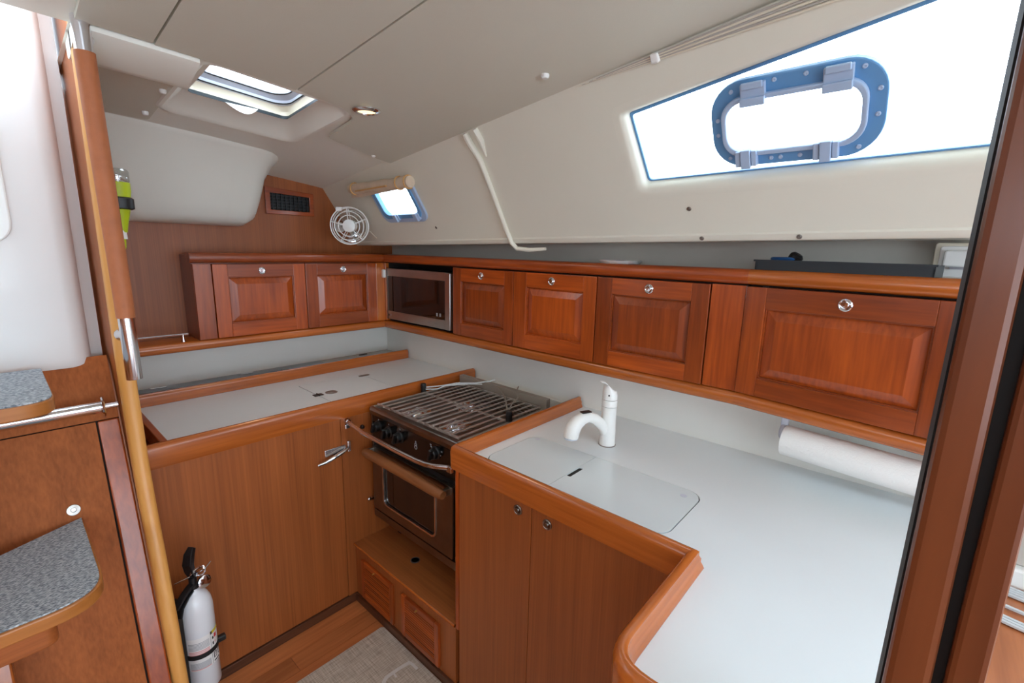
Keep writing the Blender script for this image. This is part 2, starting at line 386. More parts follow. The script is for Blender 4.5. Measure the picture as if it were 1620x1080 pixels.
# corner fillets of the hatch opening
for sx, sy, cx_, cy_ in ((1, 1, .838, 1.885), (-1, 1, .425, 1.885), (-1, -1, .425, 1.445), (1, -1, .838, 1.445)):
    arc = [(cx_ - sx * .05 + sx * .05 * cos(t * PI / 12), cy_ - sy * .05 + sy * .05 * sin(t * PI / 12)) for t in range(7)]
    P = [(cx_, cy_)] + arc; ce.add([(x, y, cz(x, y) + .012) for x, y in P], [tuple(range(len(P)))])
ceil = build('ceiling', ce, 'mould', kind='structure', label='cream moulded deckhead above the galley')
def panel_rows(rows, dz0=0., dz1=.010, nx=8):
    """rows: list of (y, xmin, xmax)"""
    mb = MB(); low = []; up = []
    for y, a_, b_ in rows:
        xs = [a_ + (b_ - a_) * k / nx for k in range(nx + 1)]
        low.append([(x, y, cz(x, y) + dz0) for x in xs]); up.append([(x, y, cz(x, y) + dz1) for x in xs])
    rings = [l + u[::-1] for l, u in zip(low, up)]
    return mb.rings(rings)
ys0 = [-.72 + k * .29 for k in range(8)]
build('headliner_panel', panel_rows([(y, -.5, .3225) for y in (-.72, -.5, 0, .4, .85)]), 'headliner', ceil, bevel=0)
build('headliner_panel', panel_rows([(y, .19, .3225) for y in (.87, 1.1, 1.3, 1.42)]), 'headliner', ceil)
build('headliner_panel', panel_rows([(y, .3275, .6525) for y in ys0 + [1.42, 1.425]]), 'headliner', ceil)
rows = [(y, .6575, xliner(y) + .01) for y in ys0 + [1.42]]
for y, xm in ((1.425, .70), (1.435, .80), (1.455, .835), (1.485, .862), (1.52, .876), (1.6, .882), (1.69, .888), (1.705, .893), (1.715, .905), (1.722, .93), (1.735, .99), (1.75, 1.06), (1.765, 1.13)): rows.append((y, xm, xliner(y) + .01))
build('headliner_panel', panel_rows(rows, nx=12), 'headliner', ceil)
# rounded lip round the hatch opening and recessed hatch
hin = rrect(.475, .772, 1.495, 1.775, .02)
def at(lp, dz): return [Vector((x, y, cz(x, y) + dz)) for x, y in lp]
def lp_scale(lp, k):
    cx_ = sum(p[0] for p in lp) / len(lp); cy_ = sum(p[1] for p in lp) / len(lp); return [(cx_ + (p[0] - cx_) * k, cy_ + (p[1] - cy_) * k) for p in lp]
hatch = thing('window_3', (.62, 1.63, 1.93), 'open overhead deck hatch with cream surround in the deckhead', 'hatch', kind='structure')
m_ = MB()
seq = [at(rrect(.405, .858, 1.425, 1.905, .06), .012), at(rrect(.415, .848, 1.435, 1.895, .055), .004), at(hatch_out, .004), at(rrect(.435, .828, 1.455, 1.872, .045), .012), at(rrect(.462, .785, 1.482, 1.792, .03), .040), at(hin, .040)]
for A, B in zip(seq, seq[1:]):
    g = loft(A, B); m_.add(g.v, g.f)
build('surround', m_, 'mould', hatch)
def flat(lp, z): return [Vector((x, y, z)) for x, y in lp]
fr = MB(); f2 = rrect(.470, .777, 1.490, 1.780, .02)
for A, B in ((at(hin, .040), at(hin, .045)), (at(hin, .045), at(f2, .0465)), (at(f2, .0465), at(f2, .053))):
    g = loft(A, B); fr.add(g.v, g.f)
build('track_frame', fr, 'bin', hatch)
r0 = rrect(.466, .781, 1.486, 1.786, .035); r1 = rrect(.470, .777, 1.490, 1.778, .05); r2 = rrect(.474, .773, 1.494, 1.772, .055); r3 = rrect(.486, .760, 1.506, 1.758, .06)
sh = MB()
for A, B in ((at(f2, .053), at(r0, .055)), (at(r0, .055), at(r0, .066)), (at(r0, .066), at(r1, .080))):
    g = loft(A, B); sh.add(g.v, g.f)
build('coaming', sh, 'cream', hatch)
sh = MB()
for A, B in ((at(r1, .080), at(r2, .082)), (at(r2, .082), at(r2, .094)), (at(r2, .094), at(r3, .104)), (at(r3, .104), at(r3, .112))):
    g = loft(A, B); sh.add(g.v, g.f)
build('frame', sh, 'bluegrey', hatch)
for lp, dz in ((r2, .083), (r3, .105)):
    build('seal', MB().tube(at(lp, dz), .0022, 6, True), 'rubber', hatch)
build('pane', MB().add(at(rrect(.48, .766, 1.50, 1.764, .06), .113), [tuple(range(28))]), 'glass', hatch)
# pull tab of the hatch screen
tab = [(-.05 + .1 * k / 12, -.038 * sin(PI * k / 12)) for k in range(13)]
build('pull_tab', MB().prism(tab, lambda p, q, d: Vector((.63 + p, 1.776 + q * .6 + d, cz(.63, 1.77) + .043 + q * .75)), -.004, .0), 'plastic', hatch)
bmm = MB()
bmm.rings([[(x, y, cz(x, 1.5) + z) for y, z in ((1.432, .012), (1.432, -.001), (1.445, -.008), (1.545, -.034), (1.568, -.035), (1.582, -.028), (1.588, .012))] for x in (.19, .395, .412, .42)])
build('deckhead_beam', bmm, 'mould', ceil, smooth=50)
# access panel left of the hatch
ap = MB().prism(rpoly([(.235, 1.605), (.422, 1.635), (.426, 2.035), (.232, 2.045)], .02), lambda p, q, d: Vector((p, q, cz(p, q) + .012 + d)), -.004, .004)
apn = build('access_panel', ap, 'headliner', label='beige access panel in the deckhead left of the hatch', cat='panel', bevel=.0015)
for (x, y) in ((.402, 1.72), (.402, 1.95)):
    build('button_fastener', MB().lathe([(.001, -.008), (.007, -.007), (.009, -.003), (.009, .004)], (x, y, cz(x, y) + .004)), 'plastic', apn)
# white cockpit moulding bulging below the deckhead in front of the bulkhead
bm_ = MB(); secs = []
for x, k in ((.19, 0), (.5, 0), (.72, 0), (.80, .0), (.845, .10), (.875, .32), (.895, .62), (.905, .9)):
    yt = 2.075 + .03 * (x - .2); zt_ = cz(x, yt) + .012
    prof = [(yt - .03, zt_ + .01), (yt, zt_ - .012), (2.13, 1.835), (2.20, 1.745), (2.265, 1.66), (2.30, 1.615), (2.325, 1.594), (2.355, 1.582), (2.40, 1.578), (2.445, 1.578)]
    out = []
    for (y, z) in prof:
        kk = k if z < 1.82 else k * .35
        out.append((x, y + (2.445 - y) * kk * .9, z + (1.86 - z) * kk))
    out += [(x, 2.445, cz(x, 2.445) + .03), (x, yt - .03, cz(x, yt) + .03)]
    secs.append(out)
bm_.rings(secs)
build('cockpit_moulding', bm_, 'mould', label='white rounded cockpit moulding bulging from the deckhead over the bulkhead', cat='moulding', smooth=60)

# ================================================================== WINDOWS
# big window
glassp = rpoly([(.646, .193), (.664, .390), (-.40, .553), (-.40, .212)], [.012, .008, .008, .012])
wn = thing('window_1', L3(.3, .2), 'long tapered cabin window with an opening port in it', 'window', kind='structure')
mid = rpoly([(.655, .181), (.672, .395), (-.41, .558), (-.41, .201)], [.02, .012, .012, .02])
sr = MB()
for A, B in zip([(rpoly([(.690, .148), (.706, .416), (-.44, .582), (-.44, .175)], [.035, .03, .03, .035]), .0), (win_out, .0015), (mid, -.004), (glassp, -.026)], [(win_out, .0015), (mid, -.004), (glassp, -.026), (glassp, -.04)]):
    g = loft([L3(p[0], p[1], A[1]) for p in A[0]], [L3(p[0], p[1], B[1]) for p in B[0]]); sr.add(g.v, g.f)
build('surround', sr, 'liner', wn, smooth=50)
inner = rpoly([(.640, .197), (.657, .383), (-.39, .545), (-.39, .216)], [.012, .008, .008, .012])
build('seal', plate(glassp, [inner], L3, -.030, -.024), 'frame', wn)
po = rrect(.108, .450, .216, .416, .072, 8); pi_ = rrect(.140, .422, .246, .380, .045, 8)
build('pane', plate(glassp, [rrect(.13, .43, .235, .39, .05)], L3, -.038, -.034), 'glass', wn)
pf = build('port_frame', plate(po, [pi_], L3, -.036, -.014), 'frame', wn, bevel=.003)
pi2 = rrect(.149, .413, .255, .371, .040, 8)
build('port_sash', plate(rrect(.138, .424, .244, .382, .046, 8), [pi2], L3, -.02, -.002), 'framelight', pf, bevel=.003)
build('port_pane', plate(rrect(.148, .414, .254, .372, .040, 8), [], L3, -.014, -.010), 'glass', pf)
def on_liner(s, h, n=0):
    m = Matrix((Vector((0, -1, 0)), Vector((HX, 0, HZ)), Vector((-cos(TA), 0, -sin(TA))))).transposed().to_4x4(); m.translation = L3(s, h, n); return m
for s in (.352, .192):                                    # hinges on the upper edge
    mb = MB(on_liner(s, .392, -.014)); mb.box(-.026, .026, -.024, .016, 0, .012); mb.box(-.022, .022, .006, .020, .010, .018); mb.box(-.026, .026, -.030, -.012, .006, .020)
    build('hinge', mb, 'framelight', pf, bevel=.002)
for s in (.372, .208):                                    # dogs on the lower edge
    mb = MB(on_liner(s, .237, -.014)); mb.box(-.024, .024, -.018, .020, 0, .010)
    for k in (-.018, .018): mb.box(k - .006, k + .006, -.016, .022, .008, .018)
    mb.box(-.011, .011, -.020, .026, .006, .022)
    build('latch', mb, 'framelight', pf, bevel=.002)
for (s, h) in ((.436, .30), (.434, .335), (.40, .395), (.31, .404), (.25, .404), (.15, .396), (.122, .35), (.122, .30), (.15, .236), (.26, .231), (.30, .231), (.32, .231), (.412, .24)):
    build('screw', MB(on_liner(s, h, -.014)).lathe([(.005, 0), (.005, .0015), (.003, .0025), (.0005, .0015)], (0, 0, 0), n=10), 'framelight', pf)
# small port aft with rolled blind
w2 = thing('window_2', L3(1.85, .12), 'small opening port near the fan', 'window', kind='structure')
so = rrect(1.683, 2.022, .108, .306, .045, 7); si = rrect(1.715, 1.99, .140, .290, .03, 7)
build('frame', plate(so, [si], L3, -.012, .010), 'framelight', w2, bevel=.003)
build('sash', plate(rrect(1.705, 2.0, .130, .295, .035, 7), [rrect(1.722, 1.975, .150, .285, .028, 7)], L3, -.006, .016), 'frame', w2, bevel=.002)
build('pane', plate(rrect(1.72, 1.98, .145, .290, .03, 7), [], L3, -.006, -.003), 'glass', w2)
for s in (1.90, 1.745):
    mb = MB(on_liner(s, .135, .010)); mb.box(-.020, .020, -.012, .018, 0, .012); mb.box(-.012, .012, -.016, .022, .006, .02); build('latch', mb, 'framelight', w2, bevel=.002)
bl = thing('rolled_blind', L3(1.88, .29), 'aged cream blind rolled up above the small port', 'blind')
build('roll', MB().tube([L3(1.66 + .47 * k / 10, .300 + .0015 * sin(k * 2), .024) for k in range(11)], [.024 + .002 * sin(k * 1.7) for k in range(11)], 14), 'blind', bl)
build('loose_flap', MB().add([L3(1.70, .325, .026), L3(2.13, .318, .024), L3(2.15, .262, .034), L3(2.05, .264, .040), L3(1.70, .283, .044), L3(1.66, .29, .03)], [(0, 1, 2, 3, 4, 5)]), 'blind', bl)
build('batten', MB().tube([L3(1.80, .305, .050), L3(2.06, .298, .049)], .004, 8), 'amber', bl)
for s in (1.672, 1.735):
    build('end_tie', MB().tube([L3(s, .300 + .027 * cos(t * PI / 6), .024 + .027 * sin(t * PI / 6)) for t in range(12)], .0035, 6, True), 'amber', bl)
build('end_tie', MB().tube([L3(2.095, .300 + .027 * cos(t * PI / 6), .024 + .027 * sin(t * PI / 6)) for t in range(12)], .0035, 6, True), 'amber', bl)

# cover rib on the liner
rb = [L3(1.262, htop(1.262) - .004, .006), L3(1.258, .40, .006), L3(1.240, .335, .006), L3(1.243, .20, .006), L3(1.248, .05, .006), L3(1.243, .0, .008), L3(1.225, -.022, .010), L3(1.17, -.030, .006), L3(1.10, -.034, -.01)]
build('cable_duct', MB().tube(rb, [.013, .013, .010, .009, .009, .009, .009, .008, .006], 10), 'liner', label='cream cable duct running down the hull liner', cat='duct')
dp = MB().tube([L3(1.215, htop(1.2) - .006, .004), L3(1.205, .40, .003), L3(1.212, .345, .001)], [.014, .012, .003], 8)
build('duct_fairing', dp, 'liner', label='short cream fairing beside the top of the cable duct', cat='fairing')
# screws in the liner
for s, h, lb in ((.528, .113, 'small dark screw in the liner below the big window'), (1.672, .072, 'small screw in the liner below the small port'), (.501, hb(.5) - .009, 'screw in the liner lip above the plate'), (.256, hb(.25) - .009, 'screw in the liner lip above the dark tray')):
    n0 = .0045 if h < .06 else 0
    build('screw', MB(on_liner(s, h, n0)).lathe([(.0065, 0), (.0065, .001), (.004, .003), (.001, .002)], (0, 0, 0), n=12), 'screw', label=lb, cat='screw')
# folded pleated blind above the big window
fb = thing('pleated_blind', L3(.3, .53), 'folded pleated blind gathered along the top of the big window', 'blind')
for k in range(6):
    ss = [.78 - .012 * k - (1.08 - .012 * k) * j / 16 for j in range(17)]
    wd = [max(0, (.79 - q_) / 1.1) for q_ in ss]
    mb = MB(); mb.tube([L3(q_, htop(q_) - .004 - .062 * wq * (5 - k) / 5, .004 + .004 * k * wq) for q_, wq in zip(ss, wd)], [.0010 + .0034 * wq for wq in wd], 6)
    build('pleat', mb, 'cream' if k % 2 == 0 else 'greybox', fb)  # alternate pleats greyed to paint the shade between folds
build('clip', MB(on_liner(.555, htop(.555) - .010, .0)).box(-.010, .010, -.012, .010, .0, .016), 'plastic', fb, bevel=.004)

# ================================================================== LOCKERS
def knob(parent, Mx, r=.0158, mat='chrome'):
    mb = MB(Mx); mb.lathe([(r, 0), (r, .003), (r * .86, .0045), (r * .72, .003), (r * .6, .0025), (r * .55, .006), (r * .45, .008), (r * .25, .0078), (.0005, .0076)], (0, 0, 0), n=24)
    return build('push_button', mb, mat, parent, smooth=40)
def raised_door(parent, Mx, w, h, g='y', hole=None, bt=.045, frame=(.058, .052, .052, .06), kn=None):
    """door in local frame: x to the right, y up, z out of the face. frame = left, right, top, bottom widths"""
    l, r_, t, b = frame; T = .020; G = .0012
    d = build('door', MB(Mx).box(G, w - G, G, h - G, -.006, .004), 'mah_z', parent)
    build('stile', MB(Mx).box(G, l, G, h - G, .004, T), 'mah_z', d, bevel=.0015)
    build('stile', MB(Mx).box(w - r_, w - G, G, h - G, .004, T), 'mah_z', d, bevel=.0015)
    build('rail', MB(Mx).box(l, w - r_, h - t, h - G, .004, T), 'mah_' + g, d, bevel=.0015)
    build('rail', MB(Mx).box(l, w - r_, G, b, .004, T), 'mah_' + g, d, bevel=.0015)
    x0, x1, y0, y1 = l + .002, w - r_ - .002, b + .002, h - t - .002; s = .031
    mb = MB(Mx)
    mb.add([(x0, y0, .006), (x1, y0, .006), (x1, y1, .006), (x0, y1, .006), (x0 + s, y0 + s, .0185), (x1 - s, y0 + s, .0185), (x1 - s, y1 - s, .0185), (x0 + s, y1 - s, .0185), (x0, y0, .003), (x1, y0, .003), (x1, y1, .003), (x0, y1, .003)],
           [(4, 5, 6, 7), (0, 1, 5, 4), (1, 2, 6, 5), (2, 3, 7, 6), (3, 0, 4, 7), (8, 9, 1, 0), (9, 10, 2, 1), (10, 11, 3, 2), (11, 8, 0, 3), (11, 10, 9, 8)])
    build('raised_panel', mb, 'mah_z', d, smooth=0)
    # thin bead round the panel
    bead = MB(Mx)
    for (xa, xb, ya, yb) in ((l - .001, l + .004, b, h - t), (w - r_ - .004, w - r_ + .001, b, h - t), (l, w - r_, h - t - .004, h - t + .001), (l, w - r_, b - .001, b + .004)):
        bead.box(xa, xb, ya, yb, .004, .0145)
    build('bead', bead, 'mah_' + g, d, bevel=.001)
    if kn: knob(d, Mx @ Matrix.Translation((kn[0], kn[1], T)))
    return d
def frame_m(o, x, y):
    x = Vector(x); y = Vector(y); z = x.cross(y); m = Matrix((x, y, z)).transposed().to_4x4(); m.translation = o; return m
ZB, ZD0, ZD1, ZT = 1.052, 1.094, 1.413, 1.4605
def trim_prof(front, z0, z1, depth, r=.012):
    """cross-section as (offset outward from front plane, z), rounded nose"""
    return [(depth, z0), (0, z0), (-r * .6, z0 + r * .3), (-r, z0 + r), (-r, z1 - r), (-r * .6, z1 - r * .3), (0, z1), (depth, z1)]
# aft locker (on the bulkhead)
YF = 2.272
al = thing('wall_locker', (1.0, 2.35, ZB), 'mahogany wall locker with two raised-panel doors on the aft bulkhead', 'locker', 'mahogany wall lockers')
mb = MB(); mb.box(.561, 1.58, YF + .006, 2.438, ZD0 - .01, ZD0); mb.box(.561, 1.58, YF + .006, 2.438, ZD1, ZT - .012); mb.box(.561, .577, YF + .006, 2.438, ZD0, ZD1); mb.box(.577, 1.5, 2.42, 2.438, ZD0, ZD1)
build('carcass', mb, 'mah_z', al, smooth=0)
build('end_stile', box(.561, .6275, YF - .014, YF + .006, ZD0, ZD1), 'mah_z', al, bevel=.0015)
build('corner_stile', box(1.415, 1.476, YF - .016, YF + .006, ZD0, ZD1), 'trim_z', al, bevel=.0015)
for x0, x1, kx in ((.6285, 1.0225, .197), (1.0235, 1.414, .196)):
    raised_door(al, frame_m(Vector((x0, YF, ZD0)), (1, 0, 0), (0, 0, 1)), x1 - x0, ZD1 - ZD0, 'x', kn=(kx, .289), frame=(.058, .056, .056, .06))
# shelf board continuing to the left beyond the locker
def xtrim(x0, x1, yf, z0, z1, depth):
    pr = trim_prof(0, z0, z1, depth); mb = MB(); mb.rings([[(x, yf + d, z) for d, z in pr] for x in (x0, x1)]); return mb
def ytrim(y0, y1, xf, z0, z1, depth):
    pr = trim_prof(0, z0, z1, depth); mb = MB(); mb.rings([[(xf + d, y, z) for d, z in pr] for y in (y0, y1)]); return mb
build('top_trim', xtrim(.553, 1.462, YF - .006, ZD1 + .004, ZT, .05), 'mah_x', al)
build('bottom_trim', xtrim(.228, 1.462, YF - .006, ZB, ZD0 - .002, .165), 'trim_x', al)
sr_ = thing('shelf_rail', (.40, 2.28, ZD0), 'slim chrome rail on the shelf end beside the aft locker', 'rail')
build('bar', MB().tube([(.26, 2.285, 1.123), (.527, 2.285, 1.123)], .0042, 10), 'chrome', sr_)
for x in (.30, .507): build('standoff', MB().lathe([(.0085, 0), (.008, .004), (.0045, .020), (.0045, .029)], (x, 2.285, ZD0 - .002), n=14), 'chrome', sr_)
# starboard locker row
XF = 1.479
rl = thing('wall_locker', (1.53, 1.3, ZB), 'long mahogany wall locker with three doors and the microwave niche above the stove', 'locker', 'mahogany wall lockers')
mb = MB(); mb.box(XF + .006, 1.64, .385, 2.27, ZD0 - .012, ZD0); mb.box(XF + .006, 1.64, .385, 2.27, ZD1, ZT - .012); mb.box(1.628, 1.64, .385, 2.27, ZD0, ZD1); mb.box(XF + .006, 1.63, 1.668, 1.679, ZD0, ZD1)
build('carcass', mb, 'gap', rl, smooth=0)
build('niche_side', box(XF + .004, 1.628, 2.240, 2.262, ZD0, ZD1), 'gap', rl)
build('corner_stile', box(XF - .016, XF + .006, 2.238, 2.270, ZD0, ZD1), 'trim_z', rl, bevel=.0015)
build('niche_stile', box(XF - .014, XF + .006, 1.653, 1.679, ZD0, ZD1), 'mah_z', rl, bevel=.0015)
for y1, y0, kn_, fr_ in ((1.652, 1.2895, .170, (.036, .052, .062, .06)), (1.2875, .8865, .198, (.068, .056, .060, .060)), (.8845, .4865, .200, (.060, .056, .058, .055))):
    raised_door(rl, frame_m(Vector((XF, y1, ZD0)), (0, -1, 0), (0, 0, 1)), y1 - y0, ZD1 - ZD0, 'y', kn=(kn_, .289), frame=fr_)
build('fixed_panel', box(XF - .014, XF + .006, .387, .4845, ZD0, ZD1), 'mah_z', rl, bevel=.0015)
build('top_trim', ytrim(.3855, 2.268, XF - .006, ZD1 + .004, ZT, .05), 'mah_y', rl)
build('bottom_trim', ytrim(.3855, 2.262, XF - .006, ZB - .003, ZD0 - .002, .10), 'trim_y', rl)
# forward locker, turned a little with the hull
rot2 = math.radians(9.0)
l2o = Vector((XF, .384, 0))
l2 = thing('wall_locker', (XF, .384, ZB), 'large single-door mahogany locker above the paper towel roll', 'locker', 'mahogany wall lockers', rotz=-rot2 + 0)
M2 = Matrix.Translation(l2o) @ Matrix.Rotation(-rot2, 4, 'Z')     # local: x outboard, y aft
def mb2(): return MB(M2)
mb = mb2(); mb.box(.006, .13, -.56, -.004, ZD0 - .012, ZD0); mb.box(.006, .13, -.56, -.004, ZD1, ZT - .012); mb.box(.115, .13, -.56, -.01, ZD0, ZD1); mb.box(.006, .13, -.56, -.545, ZD0, ZD1)
build('carcass', mb, 'gap', l2, smooth=0)
raised_door(l2, M2 @ frame_m(Vector((0, -.001, ZD0)), (0, -1, 0), (0, 0, 1)), .478, ZD1 - ZD0, 'y', kn=(.248, .289), frame=(.058, .056, .060, .055))
build('end_stile', mb2().box(-.014, .006, -.56, -.480, ZD0, ZD1), 'mah_z', l2, bevel=.0015)
pr = trim_prof(0, ZD1 + .004, ZT, .05); mb = mb2(); mb.rings([[(-.006 + d, y, z) for d, z in pr] for y in (-.56, -.0005)]); build('top_trim', mb, 'trim_y', l2)
pr = trim_prof(0, ZB - .003, ZD0 - .002, .10); mb = mb2(); mb.rings([[(-.006 + d, y, z) for d, z in pr] for y in (-.56, -.0005)]); build('bottom_trim', mb, 'trim_y', l2)

# microwave
mw = thing('microwave', (1.53, 1.96, ZD0), 'steel microwave oven with black glass front in the locker row', 'microwave')
mz0, mz1 = 1.106, 1.386; my0, my1 = 1.688, 2.232
build('case', box(1.484, 1.622, my0 + .004, my1 - .004, mz0, mz1 - .004), 'black', mw)
for (yy_) in (1.72, 2.2): build('foot', box(1.50, 1.53, yy_ - .012, yy_ + .012, ZD0, mz0), 'rubber', mw)
build('top_band', box(1.464, 1.484, 1.725, my1, mz1 - .042, mz1), 'steel', mw, bevel=.002)
build('bottom_band', box(1.464, 1.484, 1.725, my1, mz0, mz0 + .046), 'steel', mw, bevel=.002)
build('glass_front', box(1.466, 1.484, 1.727, my1 - .002, mz0 + .046, mz1 - .042), 'ovenglass', mw)
build('side_frame', box(1.464, 1.484, 2.224, my1 + .001, mz0, mz1), 'steeldark', mw)
build('handle', MB().prism(rrect(1.687, 1.724, mz0 + .002, mz1 - .002, .004), lambda p, q, d: Vector((d, p, q)), 1.452, 1.484), 'steel', mw, bevel=.003)
build('logo', MB().lathe([(.0055, 0), (.0055, .0008), (.001, .0008)], (1.4641, 2.216, mz0 + .023), (-1, 0, 0), 14), 'ink', mw)
mk = MB()
for y, h_ in ((2.205, .008), (2.197, .008)): mk.box(1.4633, 1.4642, y - .002, y + .002, mz0 + .019, mz0 + .019 + h_)
for y in (1.80, 1.812, 1.86, 1.87): mk.box(1.4633, 1.4642, y - .0025, y + .0025, mz0 + .02, mz0 + .024)
build('marking', mk, 'inkgrey', mw)
mk = MB()
for y, z in ((1.80, mz0 + .06), (1.775, mz0 + .06)): mk.box(1.4652, 1.4662, y - .006, y + .006, z, z + .016)
build('sticker', mk, 'inkgrey', mw)
build('cable_clip', MB().prism(rrect(2.236, 2.256, 1.333, 1.378, .006), lambda p, q, d: Vector((d, p, q)), 1.448, 1.4625), 'plastic', label='small white plastic clip on the corner stile beside the microwave', cat='clip', bevel=.002)

# things on the locker tops
pl = MB().lathe([(.001, 0), (.05, 0), (.075, .018), (.078, .0225), (.074, .0235), (.05, .010), (.001, .009)], (1.555, .85, 1.4485), n=40)
build('plate', pl, 'plastic', label='white plate lying on the long locker top', cat='plate')
tr = mb2(); 
tr.add([(.015, -.385, 1.449), (.11, -.385, 1.449), (.11, -.012, 1.449), (.015, -.012, 1.449)], [(0, 1, 2, 3)])
tr = MB(M2)
for (a_, b_, c_, d_) in ((.012, .016, -.40, -.004), (.108, .112, -.40, -.004), (.012, .112, -.40, -.396), (.012, .112, -.008, -.004)): tr.box(a_, b_, c_, d_, 1.449, 1.487)
tr.box(.012, .112, -.40, -.004, 1.449, 1.452); tr.box(.008, .018, -.404, 0, 1.484, 1.489)
build('tray', tr, 'bin', label='shallow dark grey tray on the forward locker top', cat='tray', smooth=0)
bc = MB(M2); bc.sphere((.06, -.065, 1.478), .03, 16, 10, (1, 1.3, .9))
bt_ = thing('hose_coil', tuple(M2 @ Vector((.06, -.065, 1.452))), 'blue coiled hose end with black cap in the dark tray', 'hose')
for k in range(4):
    build('coil', MB(M2).tube([(.06 + .026 * cos(t * PI / 8), -.068 + .036 * sin(t * PI / 8), 1.462 + k * .010) for t in range(16)], .0058, 8, True), 'blue', bt_)
build('cap', MB(M2).lathe([(.001, 0), (.016, 0), (.018, .006), (.018, .016), (.012, .022), (.001, .023)], (.055, -.088, 1.488), (-.0, -.5, .8), 16), 'black', bt_)
# socket on the recess wall
sk = thing('socket', (1.63, -.06, 1.46), 'white wall socket with hinged cover at the end of the locker top', 'socket')
build('back_plate', MB().prism(rrect(-.098, -.006, 1.452, 1.542, .006), lambda p, q, d: Vector((d, p, q)), 1.600, 1.645), 'cream', sk, bevel=.002)
build('frame', MB().prism(rrect(-.092, -.016, 1.458, 1.534, .006), lambda p, q, d: Vector((d, p, q)), 1.594, 1.601), 'plastic', sk, bevel=.002)
build('cover', MB().prism(rrect(-.082, -.024, 1.484, 1.524, .008), lambda p, q, d: Vector((d, p, q)), 1.580, 1.595), 'plastic', sk, bevel=.004)
build('lip', box(1.584, 1.595, -.068, -.038, 1.478, 1.484), 'inkgrey', sk)

# ================================================================== AFT WORKTOP / ICEBOX
CZ = .865
fc = thing('icebox_cabinet', (.9, 2.0, 0), 'teak veneer icebox cabinet with one tall front panel', 'cabinet')
build('body', box(.232, 1.584, 1.658, 2.430, .004, .832), 'veneer_z', fc, smooth=0)
dr = build('door', box(.236, .8445, 1.640, 1.651, .040, .8325), 'veneer_z', fc, bevel=.001)
build('side_panel', box(.8465, 1.58, 1.640, 1.651, .020, .8325), 'veneer_z', fc, bevel=.001)
build('plinth', box(.232, .884, 1.634, 1.651, .0, .036), 'dark_base', fc, bevel=.002)
# latch on the door
lt = build('latch', box(.775, .862, 1.6355, 1.6405, .693, .722), 'chrome', dr, bevel=.002)
build('lever', MB().tube([(.868, 1.628, .708), (.84, 1.622, .700), (.80, 1.618, .690), (.765, 1.616, .683), (.735, 1.617, .680)], [.007, .0085, .0075, .0065, .006], 10), 'chrome', dr)
build('latch_catch', box(.8665, .880, 1.628, 1.641, .690, .735), 'chrome', dr, bevel=.003)
# worktop with hatches
wt = thing('icebox_worktop', (.9, 1.93, CZ - .02), 'white laminate icebox worktop with lift-out lids and varnished fiddle', 'worktop')
xs_ = (.878, 1.186); hy0, hy1 = 1.668, 2.075
for nm, (x0, x1, y0, y1) in (('top', (.300, xs_[0] - .0018, 1.655, 2.20)), ('lid', (xs_[0] + .0018, xs_[1] - .0018, 1.655, hy1 - .0018)), ('top', (xs_[0] - .0018, xs_[1] + .0018, hy1 + .0018, 2.20)), ('top', (xs_[1] + .0018, 1.584, 1.655, 2.20))):
    o_ = build(nm, box(x0, x1, y0, y1, CZ - .02, CZ), 'counter', wt, smooth=0)
    if nm == 'lid': lid = o_
build('underlay', box(.30, 1.584, 1.657, 2.196, .834, .8448), 'rubber', wt)
fp = [(0, .834), (0, .892), (.003, .902), (.010, .908), (.019, .908), (.0225, .904), (.0235, .895), (.024, .866), (.024, .834)]
build('front_fiddle', sweep([(.228, 1.632), (1.572, 1.632)], fp), 'trim_x', wt)
bp_ = [(0, .866), (0, .900), (.002, .909), (.008, .915), (.018, .915), (.024, .908), (.024, .866)]
build('back_fiddle', sweep([(.228, 2.198), (1.574, 2.198)], bp_), 'trim_x', wt)
build('end_fiddle', box(.278, .299, 1.657, 2.197, .85, .905), 'mah_y', wt, bevel=.003)
build('lid_pull', MB().lathe([(.026, 0), (.026, .0012), (.021, .002), (.018, .0004), (.010, .0006), (.009, .0018), (.0005, .0018)], (.940, 1.889, CZ), n=28), 'steel', lid)
mb = MB(); mb.box(.860, .879, 1.874, 1.902, CZ, CZ + .003); mb.box(.881, .899, 1.874, 1.902, CZ, CZ + .003); mb.tube([(.880, 1.873, CZ + .003), (.880, 1.903, CZ + .003)], .0035, 8)
build('hinge', mb, 'black', lid, bevel=.001)
build('strip_pull', MB().prism(rrect(1.158, 1.215, 2.022, 2.044, .010), lambda p, q, d: Vector((p, q, d)), CZ, CZ + .0025), 'steeldark', lid, bevel=.001)
# ledge with sliding-door tracks behind the fiddle
lg = thing('ledge', (.9, 2.33, .85), 'narrow ledge with grey sliding tracks behind the icebox fiddle', 'ledge')
build('board', box(.232, 1.586, 2.2225, 2.43, .85, .876), 'greybox', lg)
build('track', box(.232, 1.15, 2.36, 2.425, .876, .8795), 'alu', lg)
build('track', box(.95, 1.50, 2.30, 2.365, .876, .8790), 'steeldark', lg)
build('cover_strip', box(.94, 1.49, 2.325, 2.350, .879, .8815), 'bluegrey', lg)
for (x, y) in ((.425, 2.405), (.775, 2.400)):
    build('clip', box(x - .028, x + .028, y - .006, y + .006, .8795, .8845), 'chrome', lg, bevel=.002)
build('clip', box(1.37, 1.42, 2.385, 2.397, .8790, .883), 'rubber', lg, bevel=.001)
build('clip', box(.915, .945, 2.335, 2.350, .8790, .886), 'steeldark', lg, bevel=.001)

